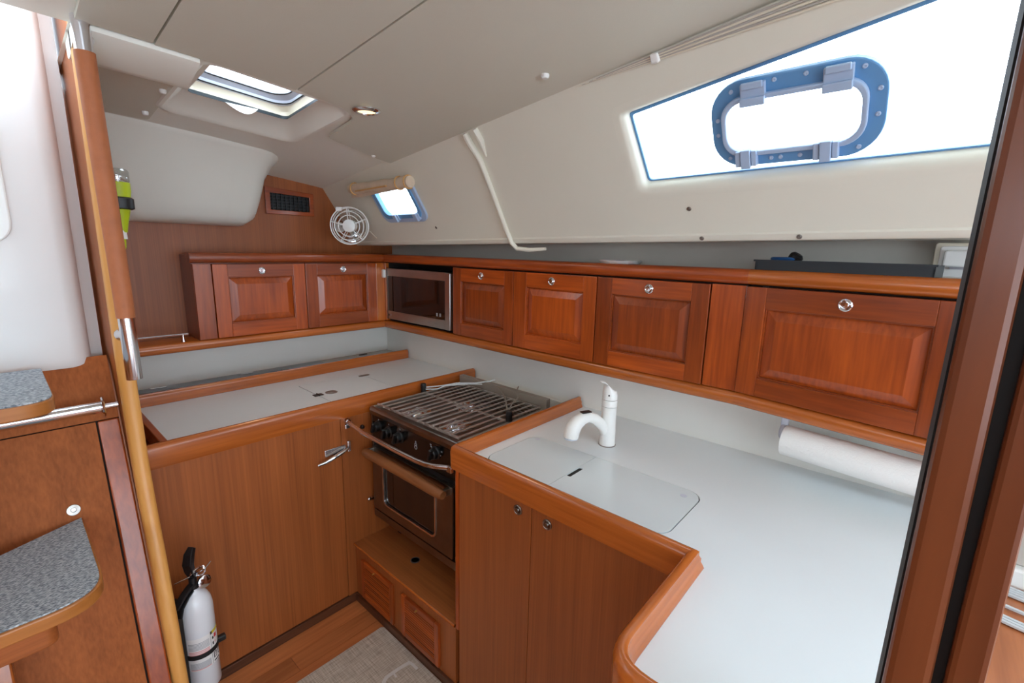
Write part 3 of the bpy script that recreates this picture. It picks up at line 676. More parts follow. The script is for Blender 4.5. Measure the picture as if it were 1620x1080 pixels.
# ================================================================== STOVE BAY
pb = thing('stove_plinth', (1.2, 1.32, 0), 'teak plinth box under the stove with two louvred doors', 'plinth')
build('front', box(.884, .902, 1.003, 1.638, .035, .262), 'veneer_z', pb)
build('top', box(.879, 1.56, 1.003, 1.639, .262, .273), 'veneer_y', pb, bevel=.001)
build('nosing', MB().tube([(.8805, 1.003, .2675), (.8805, 1.639, .2675)], .0055, 8), 'trim_y', pb)
build('kick', box(.874, .902, 1.003, 1.639, 0, .035), 'dark_base', pb, bevel=.002)
build('hole_ring', MB().lathe([(.019, 0), (.019, .001), (.0145, .002), (.0145, -.004), (.0005, -.004)], (.987, 1.362, .2735), n=24), 'alu', pb)
build('wall_right_stove_bay', box(1.566, 1.584, 1.040, 1.630, .280, .862), 'splash', kind='structure', label='white panel behind the stove', smooth=0)
build('hole', MB().lathe([(.0143, 0), (.0005, 0)], (.987, 1.362, .2741), n=20), 'black', pb)
def louvre(y1, y0, z0, z1):
    W, H = y1 - y0, z1 - z0; Mx = frame_m(Vector((.884, y1, z0)), (0, -1, 0), (0, 0, 1)); b = .022
    d = build('louvred_door', MB(Mx).box(b - .002, W - b + .002, b - .002, H - b + .002, 0, .0015), 'gap', pb)
    for q_ in ((0, b, 0, H), (W - b, W, 0, H)): build('stile', MB(Mx).box(*q_, 0, .012), 'mah_z', d, bevel=.002)
    for q_ in ((b, W - b, 0, b), (b, W - b, H - b, H)): build('rail', MB(Mx).box(*q_, 0, .012), 'mah_y', d, bevel=.002)
    n = 13; me = None
    for k in range(n):
        zc = b + (H - 2 * b) * (k + .5) / n
        mb = MB(Mx); mb.add([(b, zc - .0045, .0105), (W - b, zc - .0045, .0105), (W - b, zc - .0005, .002), (b, zc - .0005, .002), (b, zc - .0015, .0112), (W - b, zc - .0015, .0112), (W - b, zc + .0025, .002), (b, zc + .0025, .002)], [(0, 1, 2, 3), (4, 5, 6, 7), (0, 1, 5, 4), (2, 3, 7, 6), (1, 2, 6, 5), (3, 0, 4, 7)])
        build('slat', mb, 'mah_y', d, smooth=0)
    build('brass_catch', MB(Mx).lathe([(.004, 0), (.004, .002), (.0025, .008), (.0005, .0085)], (W * .45, H - b * .55, .012), n=10), 'brass', d)
louvre(1.581, 1.357, .050, .226); louvre(1.299, 1.081, .050, .224)

st = thing('stove', (1.2, 1.35, .273), 'steel gimballed gas stove with oven in the galley recess', 'stove')
sx0, sx1, sy0, sy1 = .968, 1.455, 1.088, 1.612
build('body', box(sx0 + .004, sx1, sy0 + .004, sy1 - .004, .395, .842), 'black', st)
build('hob_tray', box(sx0 + .006, sx1, sy0 + .004, sy1 - .004, .842, .848), 'steeldark', st)
build('front_rail', MB().prism([(.962, .832), (.958, .850), (.963, .863), (.972, .865), (.980, .858), (.980, .832)], lambda p, q, d: Vector((p, d, q)), sy0, sy1), 'steeldark', st, bevel=.001)
for y in (sy0, sy1 - .010): build('side_rail', box(.975, sx1, y, y + .010, .842, .864), 'matt_steel', st, bevel=.002)
build('back_rail', box(sx1 - .004, sx1 + .022, sy0 - .002, sy1 + .004, .845, .902), 'matt_steel', st, bevel=.002)
cp = build('control_panel', box(sx0 - .004, sx0 + .006, sy0 + .006, sy1 - .010, .722, .830), 'blackgloss', st, bevel=.001)
build('side_post', box(sx0 - .003, sx0 + .008, sy1 - .011, sy1, .40, .832), 'steeldark', st, bevel=.001)
build('side_post', box(sx0 - .003, sx0 + .008, sy0, sy0 + .008, .40, .832), 'steeldark', st, bevel=.001)
for y, z in ((1.556, .793), (1.484, .788), (1.410, .790), (1.196, .795)):
    kb = build('knob', MB().lathe([(.024, 0), (.024, .004), (.020, .007), (.019, .020), (.016, .023), (.0005, .023)], (sx0 - .004, y, z), (-1, 0, 0), 24), 'black', cp)
    mb = MB(frame_m(Vector((sx0 - .022, y, z)), (0, cos(.3), sin(.3)), (0, -sin(.3), cos(.3)))); mb.box(-.006, .006, -.021, .021, -.016, .012); 
    build('grip', mb, 'black', kb, bevel=.003) if False else build('grip', mb, 'black', cp, bevel=.003)
mk = MB()
for y in (1.556, 1.484, 1.410): mk.box(sx0 - .0046, sx0 - .0039, y - .0025, y + .0025, .818, .823)
for y, z in ((1.225, .815), (1.222, .808), (1.165, .806), (1.172, .790)): mk.box(sx0 - .0046, sx0 - .0039, y - .004, y + .004, z, z + .005)
build('dial_marks', mk, 'inkgrey', cp)
lgm = MB()
for z, r in ((.7905, .0052), (.7795, .0070)):
    lgm.tube([(sx0 - .0045, 1.312 + r * cos(t * PI / 8), z + r * sin(t * PI / 8)) for t in range(16)], .0016, 6, True)
lgm.sphere((sx0 - .0045, 1.312, .8005), .004, 8, 6, (.2, 1, 1))
build('emblem', lgm, 'inkgrey', cp)
# grate: bars fore-aft across the hob
NB = 14
for k in range(NB):
    y = sy0 + .022 + (sy1 - sy0 - .044) * k / (NB - 1)
    build('grate_bar', box(.984, 1.435, y - .0048, y + .0048, .867, .872), 'bar', st, bevel=.0012)
for x in (.990, 1.222, 1.430): build('grate_crossbar', box(x - .0035, x + .0035, sy0 + .014, sy1 - .014, .8655, .8728), 'bar', st)
for k in range(6): 
    x = 1.30 + .022 * k; build('rack_bar', box(x - .002, x + .002, sy0 + .02, sy1 - .02, .861, .866), 'steeldark', st)
for x, y in ((1.075, 1.455), (1.088, 1.235), (1.275, 1.36)):
    b_ = build('burner', MB().lathe([(.062, 0), (.060, .004), (.040, .005), (.034, .003), (.030, .008), (.030, .013), (.022, .0155), (.012, .012), (.0005, .0115)], (x, y, .848), n=28), 'chrome', st)
    build('burner_bowl', MB().lathe([(.075, .001), (.070, .003), (.062, .0012)], (x, y, .848), n=28, cap=False), 'steeldark', st)
# pot clamps
for x, y, dirs in ((1.225, 1.603, ((.10, .10, 0), )), (1.236, 1.098, ((.10, .06, 0), ))):
    build('clamp_post', MB().lathe([(.011, 0), (.013, .002), (.012, .020), (.013, .024), (.012, .028), (.013, .034), (.012, .040), (.010, .042), (.0005, .042)], (x, y, .866), n=16), 'black', st)
build('clamp_rod', MB().tube([(1.225, 1.600, .890), (1.30, 1.565, .890), (1.36, 1.535, .896), (1.42, 1.475, .897), (1.47, 1.43, .905), (1.49, 1.415, .912)], .0030, 6), 'cable', st)
build('clamp_rod', MB().tube([(1.225, 1.598, .882), (1.27, 1.560, .882), (1.31, 1.555, .890), (1.40, 1.50, .892), (1.44, 1.45, .893)], .0030, 6), 'cable', st)
build('clamp_rod', MB().tube([(1.236, 1.105, .896), (1.29, 1.16, .893), (1.35, 1.22, .892), (1.40, 1.28, .893), (1.45, 1.36, .896)], .0030, 6), 'matt_steel', st)
build('clamp_rod', MB().tube([(1.24, 1.103, .906), (1.31, 1.15, .905), (1.38, 1.18, .905), (1.44, 1.24, .908), (1.478, 1.262, .914)], .0030, 6), 'matt_steel', st)
# oven door
od = build('oven_door', plate(rrect(sy0 + .012, sy1 - .014, .424, .700, .006), [rrect(1.196, 1.520, .470, .668, .022)], lambda p, q, d: Vector((d, p, q)), sx0 - .012, sx0 + .004), 'steeldark', st, bevel=.0015)
build('oven_window', box(sx0 - .006, sx0 + .002, 1.19, 1.526, .464, .674), 'ovenglass', od)
build('window_trim', plate(rrect(1.190, 1.526, .464, .674, .026), [rrect(1.197, 1.519, .471, .667, .021)], lambda p, q, d: Vector((d, p, q)), sx0 - .0145, sx0 - .011), 'chrome', od)
hy_ = [(sx0 - .046, sy0 + .020 + (sy1 - sy0 - .032) * k / 14, .683) for k in range(15)]
build('wood_handle', MB().tube(hy_, [.014] + [.019] * 13 + [.014], 14), 'oak', od)
for y in (sy0 + .030, sy1 - .022): build('handle_bracket', box(sx0 - .046, sx0 - .010, y - .008, y + .008, .670, .696), 'steel', od, bevel=.003)
build('sill', box(sx0 - .008, sx0 + .02, sy0 + .004, sy1 - .006, .382, .414), 'steeldark', st, bevel=.002)
for y in (sy0 + .04, sy1 - .06): build('foot', box(1.05, 1.40, y, y + .02, .273, .396), 'black', st)
build('gimbal_lock', MB().tube([(.962, 1.618, .452), (.962, 1.634, .452)], .006, 8), 'chrome', st)
build('gimbal_lock', MB().lathe([(.008, 0), (.008, .008), (.005, .012), (.0005, .012)], (.955, 1.626, .452), (-1, 0, 0), 12), 'chrome', st)
# crash bar in front of the stove
cb_ = thing('crash_bar', (.84, 1.33, .78), 'chrome safety bar running across the front of the stove', 'rail')
pth = [(.872, 1.632, .818), (.868, 1.60, .816), (.860, 1.50, .812), (.858, 1.30, .810), (.857, 1.17, .812), (.858, 1.12, .815), (.862, 1.085, .819), (.870, 1.055, .824), (.878, 1.03, .827)]
build('bar', MB().tube(pth, .0085, 12), 'chrome', cb_)
build('bracket', MB().lathe([(.013, 0), (.013, .006), (.010, .016), (.0005, .017)], (.872, 1.640, .818), (0, -1, 0), 16), 'chrome', cb_)
build('bracket', box(.860, .880, 1.628, 1.6395, .788, .806), 'chrome', cb_, bevel=.003)
build('socket', box(.872, .884, 1.010, 1.034, .814, .834), 'chrome', cb_, bevel=.003)
build('stove_lock', MB().lathe([(.009, 0), (.009, .006), (.005, .014), (.0005, .015)], (.937, 1.640, .775), (0, -1, 0), 14), 'black', label='black knob on the teak panel left of the stove', cat='knob')

# ================================================================== SINK UNIT
sc_ = thing('sink_cabinet', (1.2, .65, 0), 'teak veneer sink cabinet with two doors', 'cabinet')
build('body', box(.900, 1.57, .262, 1.002, .004, .83), 'veneer_z', sc_, smooth=0)
build('corner_post', MB().prism(rpoly([(.882, .986), (.906, .986), (.906, 1.006), (.882, 1.006)], [0, 0, 0, .012]), lambda p, q, d: Vector((p, q, d)), .26, .834), 'mah_z', sc_, smooth=50)
for y0, y1, ky in ((.6975, .985, .744), (.262, .6955, .643)):
    d_ = build('door', box(.884, .8995, y0, y1, .012, .833), 'veneer_z', sc_, bevel=.0012)
    knob(d_, frame_m(Vector((.884, ky, .801)), (0, -1, 0), (0, 0, 1)), .0145, 'steeldark')
build('peninsula_body', box(.552, .898, -.10, .258, .004, .83), 'veneer_z', sc_, smooth=0)
sw = thing('sink_worktop', (1.2, .5, CZ - .02), 'white L-shaped galley worktop edged with a varnished fiddle', 'worktop')
lidp = rrect(.943, 1.202, .358, .945, .045, 8)
topp = rpoly([(1.584, 1.012), (.880, 1.012), (.880, .277), (.543, .277), (.543, -.105), (1.584, -.105)], [0, 0, 0, .09, 0, 0])
build('top', plate(topp, [lidp], lambda p, q, d: Vector((p, q, d)), CZ - .022, CZ), 'counter', sw, smooth=0)
sp = [(0, .834), (-.001, .890), (.002, .901), (.009, .908), (.017, .908), (.0215, .904), (.0215, .895), (.0255, .888), (.0255, .880), (.0285, .873), (.031, .8655), (.031, .834)]
path = round_path([(1.572, 1.020), (.872, 1.020), (.872, .286), (.534, .286), (.534, -.11)], [0, .016, 0, .075, 0], 8)
for i0, i1, mt in ((0, 1, 'trim_x'), (1, 10, 'trim_y'), (10, 15, 'trim_x'), (15, len(path) - 1, 'trim_y')):
    cols = [offset_path(path, d) for d, z in sp]
    build('fiddle', MB().rings([[(cols[j][i_].x, cols[j][i_].y, sp[j][1]) for j in range(len(sp))] for i_ in range(i0, i1 + 1)]), mt, sw, smooth=45)
sl = thing('sink_cover', (1.07, .65, CZ - .012), 'frosted white two-piece sink cover let into the worktop', 'sink cover')
def lid_half(y0, y1):
    pts = [p for p in rrect(.9455, 1.1995, .3605, .9425, .044, 8)]
    out = []
    if y1 > .9: q = [p for p in pts if p[1] > .696]; poly = [(1.1995, .6957)] + q + [(.9455, .6957)]
    else: q = [p for p in pts if p[1] < .69]; poly = [(.9455, .6943)] + q + [(1.1995, .6943)]
    return poly
A = lid_half(.695, .945); B = lid_half(.36, .695)
slot = rrect(1.034, 1.102, .6790, .6935, .0035, 3)
build('board', MB().prism(A, lambda p, q, d: Vector((p, q, d)), CZ - .012, CZ + .001), 'sinklid', sl, smooth=0)
build('board', plate(B, [slot], lambda p, q, d: Vector((p, q, d)), CZ - .012, CZ + .001), 'sinklid', sl, smooth=0)
build('finger_slot', box(1.0345, 1.1015, .6795, .6930, CZ - .006, CZ - .0015), 'rubber', sl)  # black fill painted in for the shade down the open slot
build('gap_shade', plate(rrect(.9435, 1.2015, .3585, .9445, .0445, 8), [rrect(.953, 1.192, .368, .935, .04, 8)], lambda p, q, d: Vector((p, q, d)), CZ - .016, CZ - .0125), 'rubber', sl)  # dark ring painting the shade in the gap round the cover
gk = MB()
for pa, pb_ in zip(rrect(.9442, 1.2008, .3592, .9438, .0442, 8), rrect(.9442, 1.2008, .3592, .9438, .0442, 8)[1:]): gk.tube([(pa[0], pa[1], CZ - .002), (pb_[0], pb_[1], CZ - .002)], .0011, 5)
build('seal', gk, 'rubber', sl)  # dark outline added for the shade of the gap round the boards
for (x, y) in ((1.18, .915), (1.16, .40)): build('foot_mark', MB().lathe([(.009, 0), (.009, .0003), (.0005, .0003)], (x, y, CZ + .001), n=16), 'bluegrey', sl)
# faucet
fa = thing('faucet', (1.312, .722, CZ), 'white pull-out kitchen faucet behind the sink cover', 'faucet')
fx, fy = 1.312, .722
build('body', MB().lathe([(.0265, 0), (.027, .004), (.026, .01), (.0255, .05), (.0245, .10), (.0245, .135), (.0005, .135)], (fx, fy, CZ), n=32), 'plastic', fa)
build('base_ring', MB().lathe([(.0285, 0), (.0285, .002), (.026, .003)], (fx, fy, CZ), n=32, cap=False), 'steeldark', fa)
build('collar', MB().lathe([(.0248, .1365), (.0252, .140), (.0252, .156), (.0248, .159), (.0005, .159)], (fx, fy, CZ), n=32), 'plastic', fa)
hd = Vector((-.93, .37, 0))
lev = MB(); rings_ = []
for z, off, rx, ry in ((.1605, 0, .0248, .0248), (.175, .0, .0245, .0245), (.188, .002, .0235, .023), (.198, .008, .018, .019), (.206, .014, .0125, .0145), (.213, .020, .0085, .012), (.219, .028, .0065, .0105), (.2225, .036, .005, .009), (.222, .042, .0025, .006)):
    c_ = Vector((fx, fy, CZ + z)) + hd * off; side = Vector((-hd.y, hd.x, 0))
    tl = min(1, max(0, (z - .19) / .03))
    ax1 = (hd * (1 - tl * .75) + Vector((0, 0, 1)) * tl * .75)
    rings_.append([c_ + ax1 * rx * cos(2 * PI * k / 24) + side * ry * sin(2 * PI * k / 24) for k in range(24)])
lev.rings(rings_); build('lever', lev, 'plastic', fa, smooth=60)
build('temperature_dot', MB().sphere((fx - .0225, fy - .009, CZ + .178), .003, 8, 6), 'ink', fa)
sp_ = []; rr_ = []
H0 = Vector((fx, fy, CZ + .055))
for k, (o_, z_, r_) in enumerate(((.005, .040, .019), (.018, .062, .0185), (.035, .082, .018), (.058, .100, .0175), (.082, .109, .0178), (.105, .108, .020), (.126, .097, .0225), (.140, .080, .0245), (.146, .062, .0245), (.147, .050, .0235))):
    sp_.append(Vector((fx, fy, CZ)) + hd * o_ + Vector((0, 0, z_))); rr_.append(r_)
spo = build('spout', MB().tube(sp_, rr_, 18), 'plastic', fa, smooth=70)
build('spray_button', MB(frame_m(Vector((fx, fy, CZ)) + hd * .094 + Vector((0, 0, .1258)), hd, Vector((-hd.y, hd.x, 0)))).box(-.018, .018, -.010, .010, 0, .004), 'black', spo, bevel=.002)
build('rim', MB().lathe([(.0232, 0), (.022, -.004), (.0005, -.004)], Vector((fx, fy, CZ)) + hd * .147 + Vector((0, 0, .050)), n=20), 'bluegrey', spo)
# paper towel roll
tw = thing('paper_towel', (1.47, .08, .93), 'white paper towel roll on a holder under the forward locker', 'paper roll')
ax_ = Vector((-.115, -1, -.004)).normalized(); p0 = Vector((1.478, .240, .977))
U = Vector((0, 0, 1))
rollm = MB().lathe([(.0005, .004), (.018, .004), (.018, 0), (.043, 0), (.0435, .006), (.0435, .30), (.043, .305), (.0005, .305)], p0, ax_, 40)
build('roll', rollm, 'paper', tw)
build('end_cap', MB().lathe([(.0005, -.016), (.020, -.015), (.026, -.010), (.026, -.002), (.0005, -.001)], p0 + Vector((.018, 0, .018)), ax_, 24), 'bluegrey', tw)
build('bracket', box(1.486, 1.506, .238, .256, .985, 1.048), 'bluegrey', tw, bevel=.003)
build('bracket', box(1.448, 1.468, -.085, -.068, .985, 1.048), 'bluegrey', tw, bevel=.003)

# ================================================================== BULKHEAD FITTINGS
vt = thing('air_vent', (1.05, 2.43, 1.64), 'teak-framed black air vent grille high on the aft bulkhead', 'vent')
vx0, vx1, vz0, vz1 = .932, 1.168, 1.646, 1.766
build('frame', plate([(vx0, vz0), (vx1, vz0), (vx1, vz1 - .008), (vx0, vz1 + .006)], [[(vx0 + .022, vz0 + .020), (vx1 - .022, vz0 + .020), (vx1 - .022, vz1 - .028), (vx0 + .022, vz1 - .02)]], lambda p, q, d: Vector((p, d, q)), 2.424, 2.4395), 'mah_x', vt, bevel=.002)
build('backing', box(vx0 + .02, vx1 - .02, 2.4375, 2.4395, vz0 + .018, vz1 - .018), 'rubber', vt)
for k in range(9): 
    x = vx0 + .034 + k * .021; build('grille_bar', box(x - .0022, x + .0022, 2.428, 2.436, vz0 + .02, vz1 - .022), 'black', vt)
for k in range(5):
    z = vz0 + .032 + k * .0145; build('grille_bar', box(vx0 + .022, vx1 - .022, 2.429, 2.435, z - .0018, z + .0018), 'black', vt)
# fan
fn = thing('cabin_fan', (1.25, 2.25, 1.50), 'small white caged fan mounted in the corner by the aft bulkhead', 'fan')
fc_ = Vector((1.219, 2.169, 1.598)); fax = Vector((-.62, -.78, -.04)).normalized()
fu = Vector((0, 0, 1)).cross(fax).normalized(); fv = fax.cross(fu)
def fpt(r, t, d=0): return fc_ + fu * (r * cos(t)) + fv * (r * sin(t)) + fax * d
for r, d, th in ((.089, 0, .0032), (.087, -.040, .0032), (.069, .008, .0024), (.050, .013, .0024), (.076, -.050, .0022)):
    build('cage_ring', MB().tube([fpt(r, 2 * PI * k / 40, d) for k in range(40)], th, 6, True), 'plastic', fn)
for k in range(5):
    t = 2 * PI * k / 5 + .42; build('cage_spoke', MB().tube([fpt(.028, t, .016), fpt(.06, t, .012), fpt(.089, t, 0), fpt(.087, t, -.040), fpt(.03, t, -.06)], .0024, 6), 'plastic', fn)
build('hub', MB().lathe([(.0005, .022), (.02, .021), (.030, .017), (.031, .006), (.026, 0), (.0005, 0)], fc_, fax, 28), 'plastic', fn)
build('motor', MB().lathe([(.0005, -.085), (.02, -.084), (.028, -.076), (.028, -.036), (.0005, -.034)], fc_, fax, 24), 'plastic', fn)
for k in range(3):
    t0 = 2 * PI * k / 3 + .9; mb = MB(); G = []
    for j in range(7):
        t = t0 + (j - 3) * .17; G.append([fpt(.022, t0 + (j - 3) * .1, -.020 - .004 * (j - 3)), fpt(.055, t, -.020 - .005 * (j - 3)), fpt(.080, t - .05, -.020 - .004 * (j - 3))])
    mb.rings(G, False, False); build('blade', mb, 'lens', fn)
build('tie', MB(frame_m(fpt(.091, 2.1, -.006), fu, fv)).box(-.014, .014, -.010, .010, -.012, .012), 'plastic', fn, bevel=.003)
build('bracket', MB().tube([fpt(0, 0, -.075), Vector((1.30, 2.36, 1.60)), Vector((1.315, 2.436, 1.60))], .009, 10), 'plastic', fn)
build('mount', MB().lathe([(.028, 0), (.028, .006), (.015, .010), (.0005, .010)], (1.315, 2.44, 1.60), (0, -1, 0), 20), 'plastic', fn)
build('fan_cable', MB().tube([(1.335, 2.435, 1.585), (1.36, 2.33, 1.565), L3(2.22, .06, .004), L3(2.19, .02, .006)], .0022, 6), 'cream', label='thin cream cable hanging beside the fan', cat='cable')
# ceiling lamp
lx, ly = .855, 1.386; lz = cz(lx, ly)
cl = thing('ceiling_lamp', (lx, ly, lz - .01), 'round chrome ceiling downlight lit warm', 'lamp')
build('bezel', MB().lathe([(.043, 0), (.043, -.004), (.037, -.0085), (.029, -.0095), (.027, -.006), (.027, 0)], (lx, ly, lz), n=36, cap=False), 'chrome', cl)
build('lens', MB().lathe([(.0272, -.0055), (.015, -.0075), (.0005, -.008)], (lx, ly, lz), n=28), 'lamp', cl)
ld = bpy.data.lights.new('ceiling_lamp_light', 'SPOT'); ld.energy = 4; ld.color = (1, .78, .5); ld.spot_size = 2.4; ld.spot_blend = .8; ld.shadow_soft_size = .02
lo = bpy.data.objects.new('ceiling_lamp_light', ld); COL.objects.link(lo); lo.location = (lx, ly, lz - .015)
bx_, by_ = 1.038, .823
build('ceiling_button', MB().lathe([(.011, .001), (.011, -.004), (.008, -.009), (.0005, -.010)], (bx_, by_, cz(bx_, by_)), n=20), 'plastic', label='small white button fastener on the headliner', cat='button')
build('edge_button', MB().lathe([(.008, .001), (.008, -.003), (.005, -.006), (.0005, -.007)], (1.10, 1.745, cz(1.10, 1.745)), n=16), 'plastic', label='tiny white fastener at the aft corner of the headliner', cat='button')

# ================================================================== COMPANIONWAY SIDE
XD0, XD1 = .190, .225
edge_yz = [(1.36, .0), (1.365, .25), (1.40, .45), (1.445, .65), (1.485, .80), (1.507, .92), (1.520, 1.10), (1.52, 1.3), (1.51, 1.6), (1.49, 2.14)]
dv = thing('wall_left', (.207, 1.9, 0), 'varnished teak divider panel beside the companionway steps', 'panel', kind='structure')
poly = [(y + .012, z) for y, z in edge_yz] + [(2.438, 2.12), (2.438, 0)]
build('panel', MB().prism(poly, lambda p, q, d: Vector((d, p, q)), XD0 + .004, XD1 - .001), 'veneer_z', dv, smooth=30)
eb = MB(); eb.rings([[(XD0, y + .030, z), (XD0, y + .014, z), (XD0 + .004, y + .007, z), (XD0 + .011, y + .002, z), (XD0 + .02, y, z), (XD1 - .006, y + .001, z), (XD1, y + .006, z), (XD1, y + .030, z)] for y, z in edge_yz])
build('edge_strip', eb, 'edge', dv, smooth=60)
# sloping engine box front, with a removable panel
def EP(x, t, n=0):      # t = height z on the sloping front; n towards the cabin
    return Vector((x, 1.61 - .33 * (1.03 - t) - n * .95, t + n * .31))
eg = thing('engine_box', (-.2, 1.5, 0), 'sloping teak engine box front behind the companionway steps', 'engine box')
def slab(x0, x1, z0, z1, n0, n1): 
    return MB().add([EP(x0, z0, n0), EP(x1, z0, n0), EP(x1, z1, n0), EP(x0, z1, n0), EP(x0, z0, n1), EP(x1, z0, n1), EP(x1, z1, n1), EP(x0, z1, n1)], [(0, 1, 2, 3), (7, 6, 5, 4), (0, 1, 5, 4), (1, 2, 6, 5), (2, 3, 7, 6), (3, 0, 4, 7)])
build('backing', slab(-.8, .189, .02, 1.19, -.03, -.012), 'gap', eg, smooth=0)
build('upper_panel', slab(-.8, .188, 1.024, 1.19, -.012, 0), 'veneer_matt', eg, bevel=.001)
build('lower_panel', slab(-.8, .139, .02, 1.0215, -.012, 0), 'veneer_matt', eg, bevel=.001)
build('side_stile', slab(.143, .188, .02, 1.0225, -.012, -.001), 'mah_z', eg, bevel=.004)
kp = EP(.066, .822, 0); build('finger_lift', MB().lathe([(.014, 0), (.013, .002), (.006, .003), (.005, .0005), (.0005, .0)], kp, (0, -.95, .31), 24), 'steel', eg)
# white companionway moulding above
mo = MB(); pm_ = [(-.8, 1.655), (.118, 1.650), (.140, 1.655), (.155, 1.672), (.160, 1.70), (.186, 1.715), (.186, 1.80), (-.8, 1.80)]
def mring(z, s=0): return [(x - (.004 if x > 0 else 0) * s, y + .03 * s, z) for x, y in pm_]
mo.rings([mring(1.150, 1.0), mring(1.156, .5), mring(1.17, .1), mring(1.19, 0), mring(2.3, 0)])
build('companionway_moulding', mo, 'white', label='white moulded companionway side above the engine box', cat='moulding', smooth=40)
pw = thing('locker_port', (.0, 1.65, 1.5), 'white framed opening at the left edge of the companionway moulding', 'port')
fo = rrect(-.25, .052, 1.485, 1.80, .05); fi = rrect(-.24, .042, 1.495, 1.79, .045)
build('frame', plate(fo, [rrect(-.215, .018, 1.52, 1.765, .035)], lambda p, q, d: Vector((p, d, q)), 1.634, 1.6545), 'plastic', pw, bevel=.004)
build('pane', plate(rrect(-.22, .022, 1.515, 1.77, .035), [], lambda p, q, d: Vector((p, d, q)), 1.645, 1.650), 'sinklid', pw)
# handrails
hr = thing('grab_rail', (.206, 1.43, 1.1), 'vertical chrome grab rail wrapped in orange leather', 'rail')
def hp(z):
    return Vector((.2035 + .004 * cos((z - 1.2) * 3.6) if z < 2.0 else .2035, 1.43, z))
build('tube', MB().tube([hp(1.165 + .98 * k / 16) for k in range(17)], .0165, 18), 'chrome', hr)
build('leather_wrap', MB().tube([hp(1.318 + .580 * k / 12) for k in range(13)], .0188, 18), 'leather', hr)
for z in (1.265, 1.925): build('standoff', MB().lathe([(.013, 0), (.010, .012), (.010, .07), (.016, .082), (.016, .09)], (.207, 1.43, z), (0, 1, 0), 14), 'chrome', hr)
h2 = thing('foot_rail', (0, 1.55, 1.0), 'horizontal chrome grab rail across the engine box', 'rail')
def ep2(x): p = EP(x, 1.055, .052); return p
build('tube', MB().tube([ep2(x) for x in (-.7, -.4, -.1, .05, .12, .150)], .0160, 16), 'chrome', h2)
pe = ep2(.150); build('tube_end', MB().tube([pe, pe + Vector((.035, 0, 0))], .008, 12), 'chrome', h2)
build('flange', MB().lathe([(.0005, -.004), (.028, -.003), (.030, 0), (.028, .003), (.0005, .004)], pe + Vector((.004, 0, 0)), (1, 0, 0), 24), 'chrome', h2)
# steps
def tread(name, z, pts, rs, cpts, crs, lb):
    t = thing(name, (pts[0][0] - .2, 1.4, z - .03), lb, 'step', 'companionway steps')
    build('board', MB().prism(rpoly(pts, rs, 8), lambda p, q, d: Vector((p, q, d)), z - .032, z - .004), 'tread', t, bevel=.003)
    build('carpet', MB().prism(rpoly(cpts, crs, 8), lambda p, q, d: Vector((p, q, d)), z - .004, z), 'carpet', t, bevel=.001)
    return t
t1 = tread('companionway_step', .802, [(.080, 1.529), (.079, 1.150), (-.60, 1.150), (-.60, 1.45), (-.075, 1.455)], [0, .09, .05, 0, 0],
           [(.077, 1.529), (.074, 1.156), (-.59, 1.158), (-.59, 1.449), (-.075, 1.455)], [0, .085, .05, 0, 0], 'lower companionway step with grey carpet and rounded oak edge')
t2 = tread('companionway_step', 1.187, [(.057, 1.60), (.057, 1.262), (-.60, 1.262), (-.60, 1.60)], [0, .06, .05, 0],
           [(.0555, 1.60), (.055, 1.267), (-.59, 1.268), (-.59, 1.60)], [0, .055, .05, 0], 'upper companionway step with grey carpet')
lad = thing('step_stringer', (-.12, 1.35, 0), 'varnished wooden stringer carrying the companionway steps', 'stringer')
build('upright', MB().add([(-.115, 1.19, 0), (-.078, 1.19, 0), (-.078, 1.555, 1.15), (-.115, 1.555, 1.15), (-.115, 1.262, 0), (-.078, 1.262, 0), (-.078, 1.635, 1.15), (-.115, 1.635, 1.15)], [(0, 1, 2, 3), (4, 5, 6, 7), (0, 1, 5, 4), (1, 2, 6, 5), (2, 3, 7, 6), (3, 0, 4, 7)]), 'trim_z', lad, bevel=.004)
build('bearer', MB().prism(rrect(-.10, .0, 1.20, 1.42, .02), lambda p, q, d: Vector((p, q, d)),   .70, .7695), 'veneer_x', lad, bevel=.004)
# extinguisher
ex = thing('fire_extinguisher', (.287, 1.50, .16), 'white fire extinguisher with black head clamped beside the divider', 'fire extinguisher')
ec = Vector((.287, 1.505, .146)); er = .0435
build('cylinder', MB().lathe([(.0005, 0), (er - .004, 0), (er, .006), (er, .262), (er * .985, .278), (er * .90, .298), (er * .74, .314), (er * .52, .325), (.016, .332), (.016, .340), (.0005, .340)], ec, n=40), 'extwhite', ex, smooth=50)
hz = ec.z + .338
vb = build('valve', MB().lathe([(.0145, 0), (.0145, .014), (.011, .018), (.011, .042), (.0005, .044)], (ec.x, ec.y, hz - .004), n=18), 'black', ex)
dH = Vector((-.80, -.60, 0)).normalized()
C0 = Vector((ec.x, ec.y, hz))
sdH = Vector((-dH.y, dH.x, 0))
def bar(pts, wd, th):
    mb = MB(); rg = []
    for i_, p in enumerate(pts):
        t = (pts[min(i_ + 1, len(pts) - 1)] - pts[max(0, i_ - 1)]).normalized(); n_ = t.cross(sdH).normalized()
        wv = wd[i_] if isinstance(wd, list) else wd
        rg.append([p + sdH * wv + n_ * th, p - sdH * wv + n_ * th, p - sdH * wv - n_ * th, p + sdH * wv - n_ * th])
    return mb.rings(rg)
def hpnt(o_, z_): return C0 + dH * o_ + Vector((0, 0, z_))
build('trigger', bar([hpnt(-.004, .034), hpnt(.006, .060), hpnt(.010, .085), hpnt(.002, .112), hpnt(-.012, .128)], [.010, .013, .014, .013, .008], .0075), 'black', ex, bevel=.002)
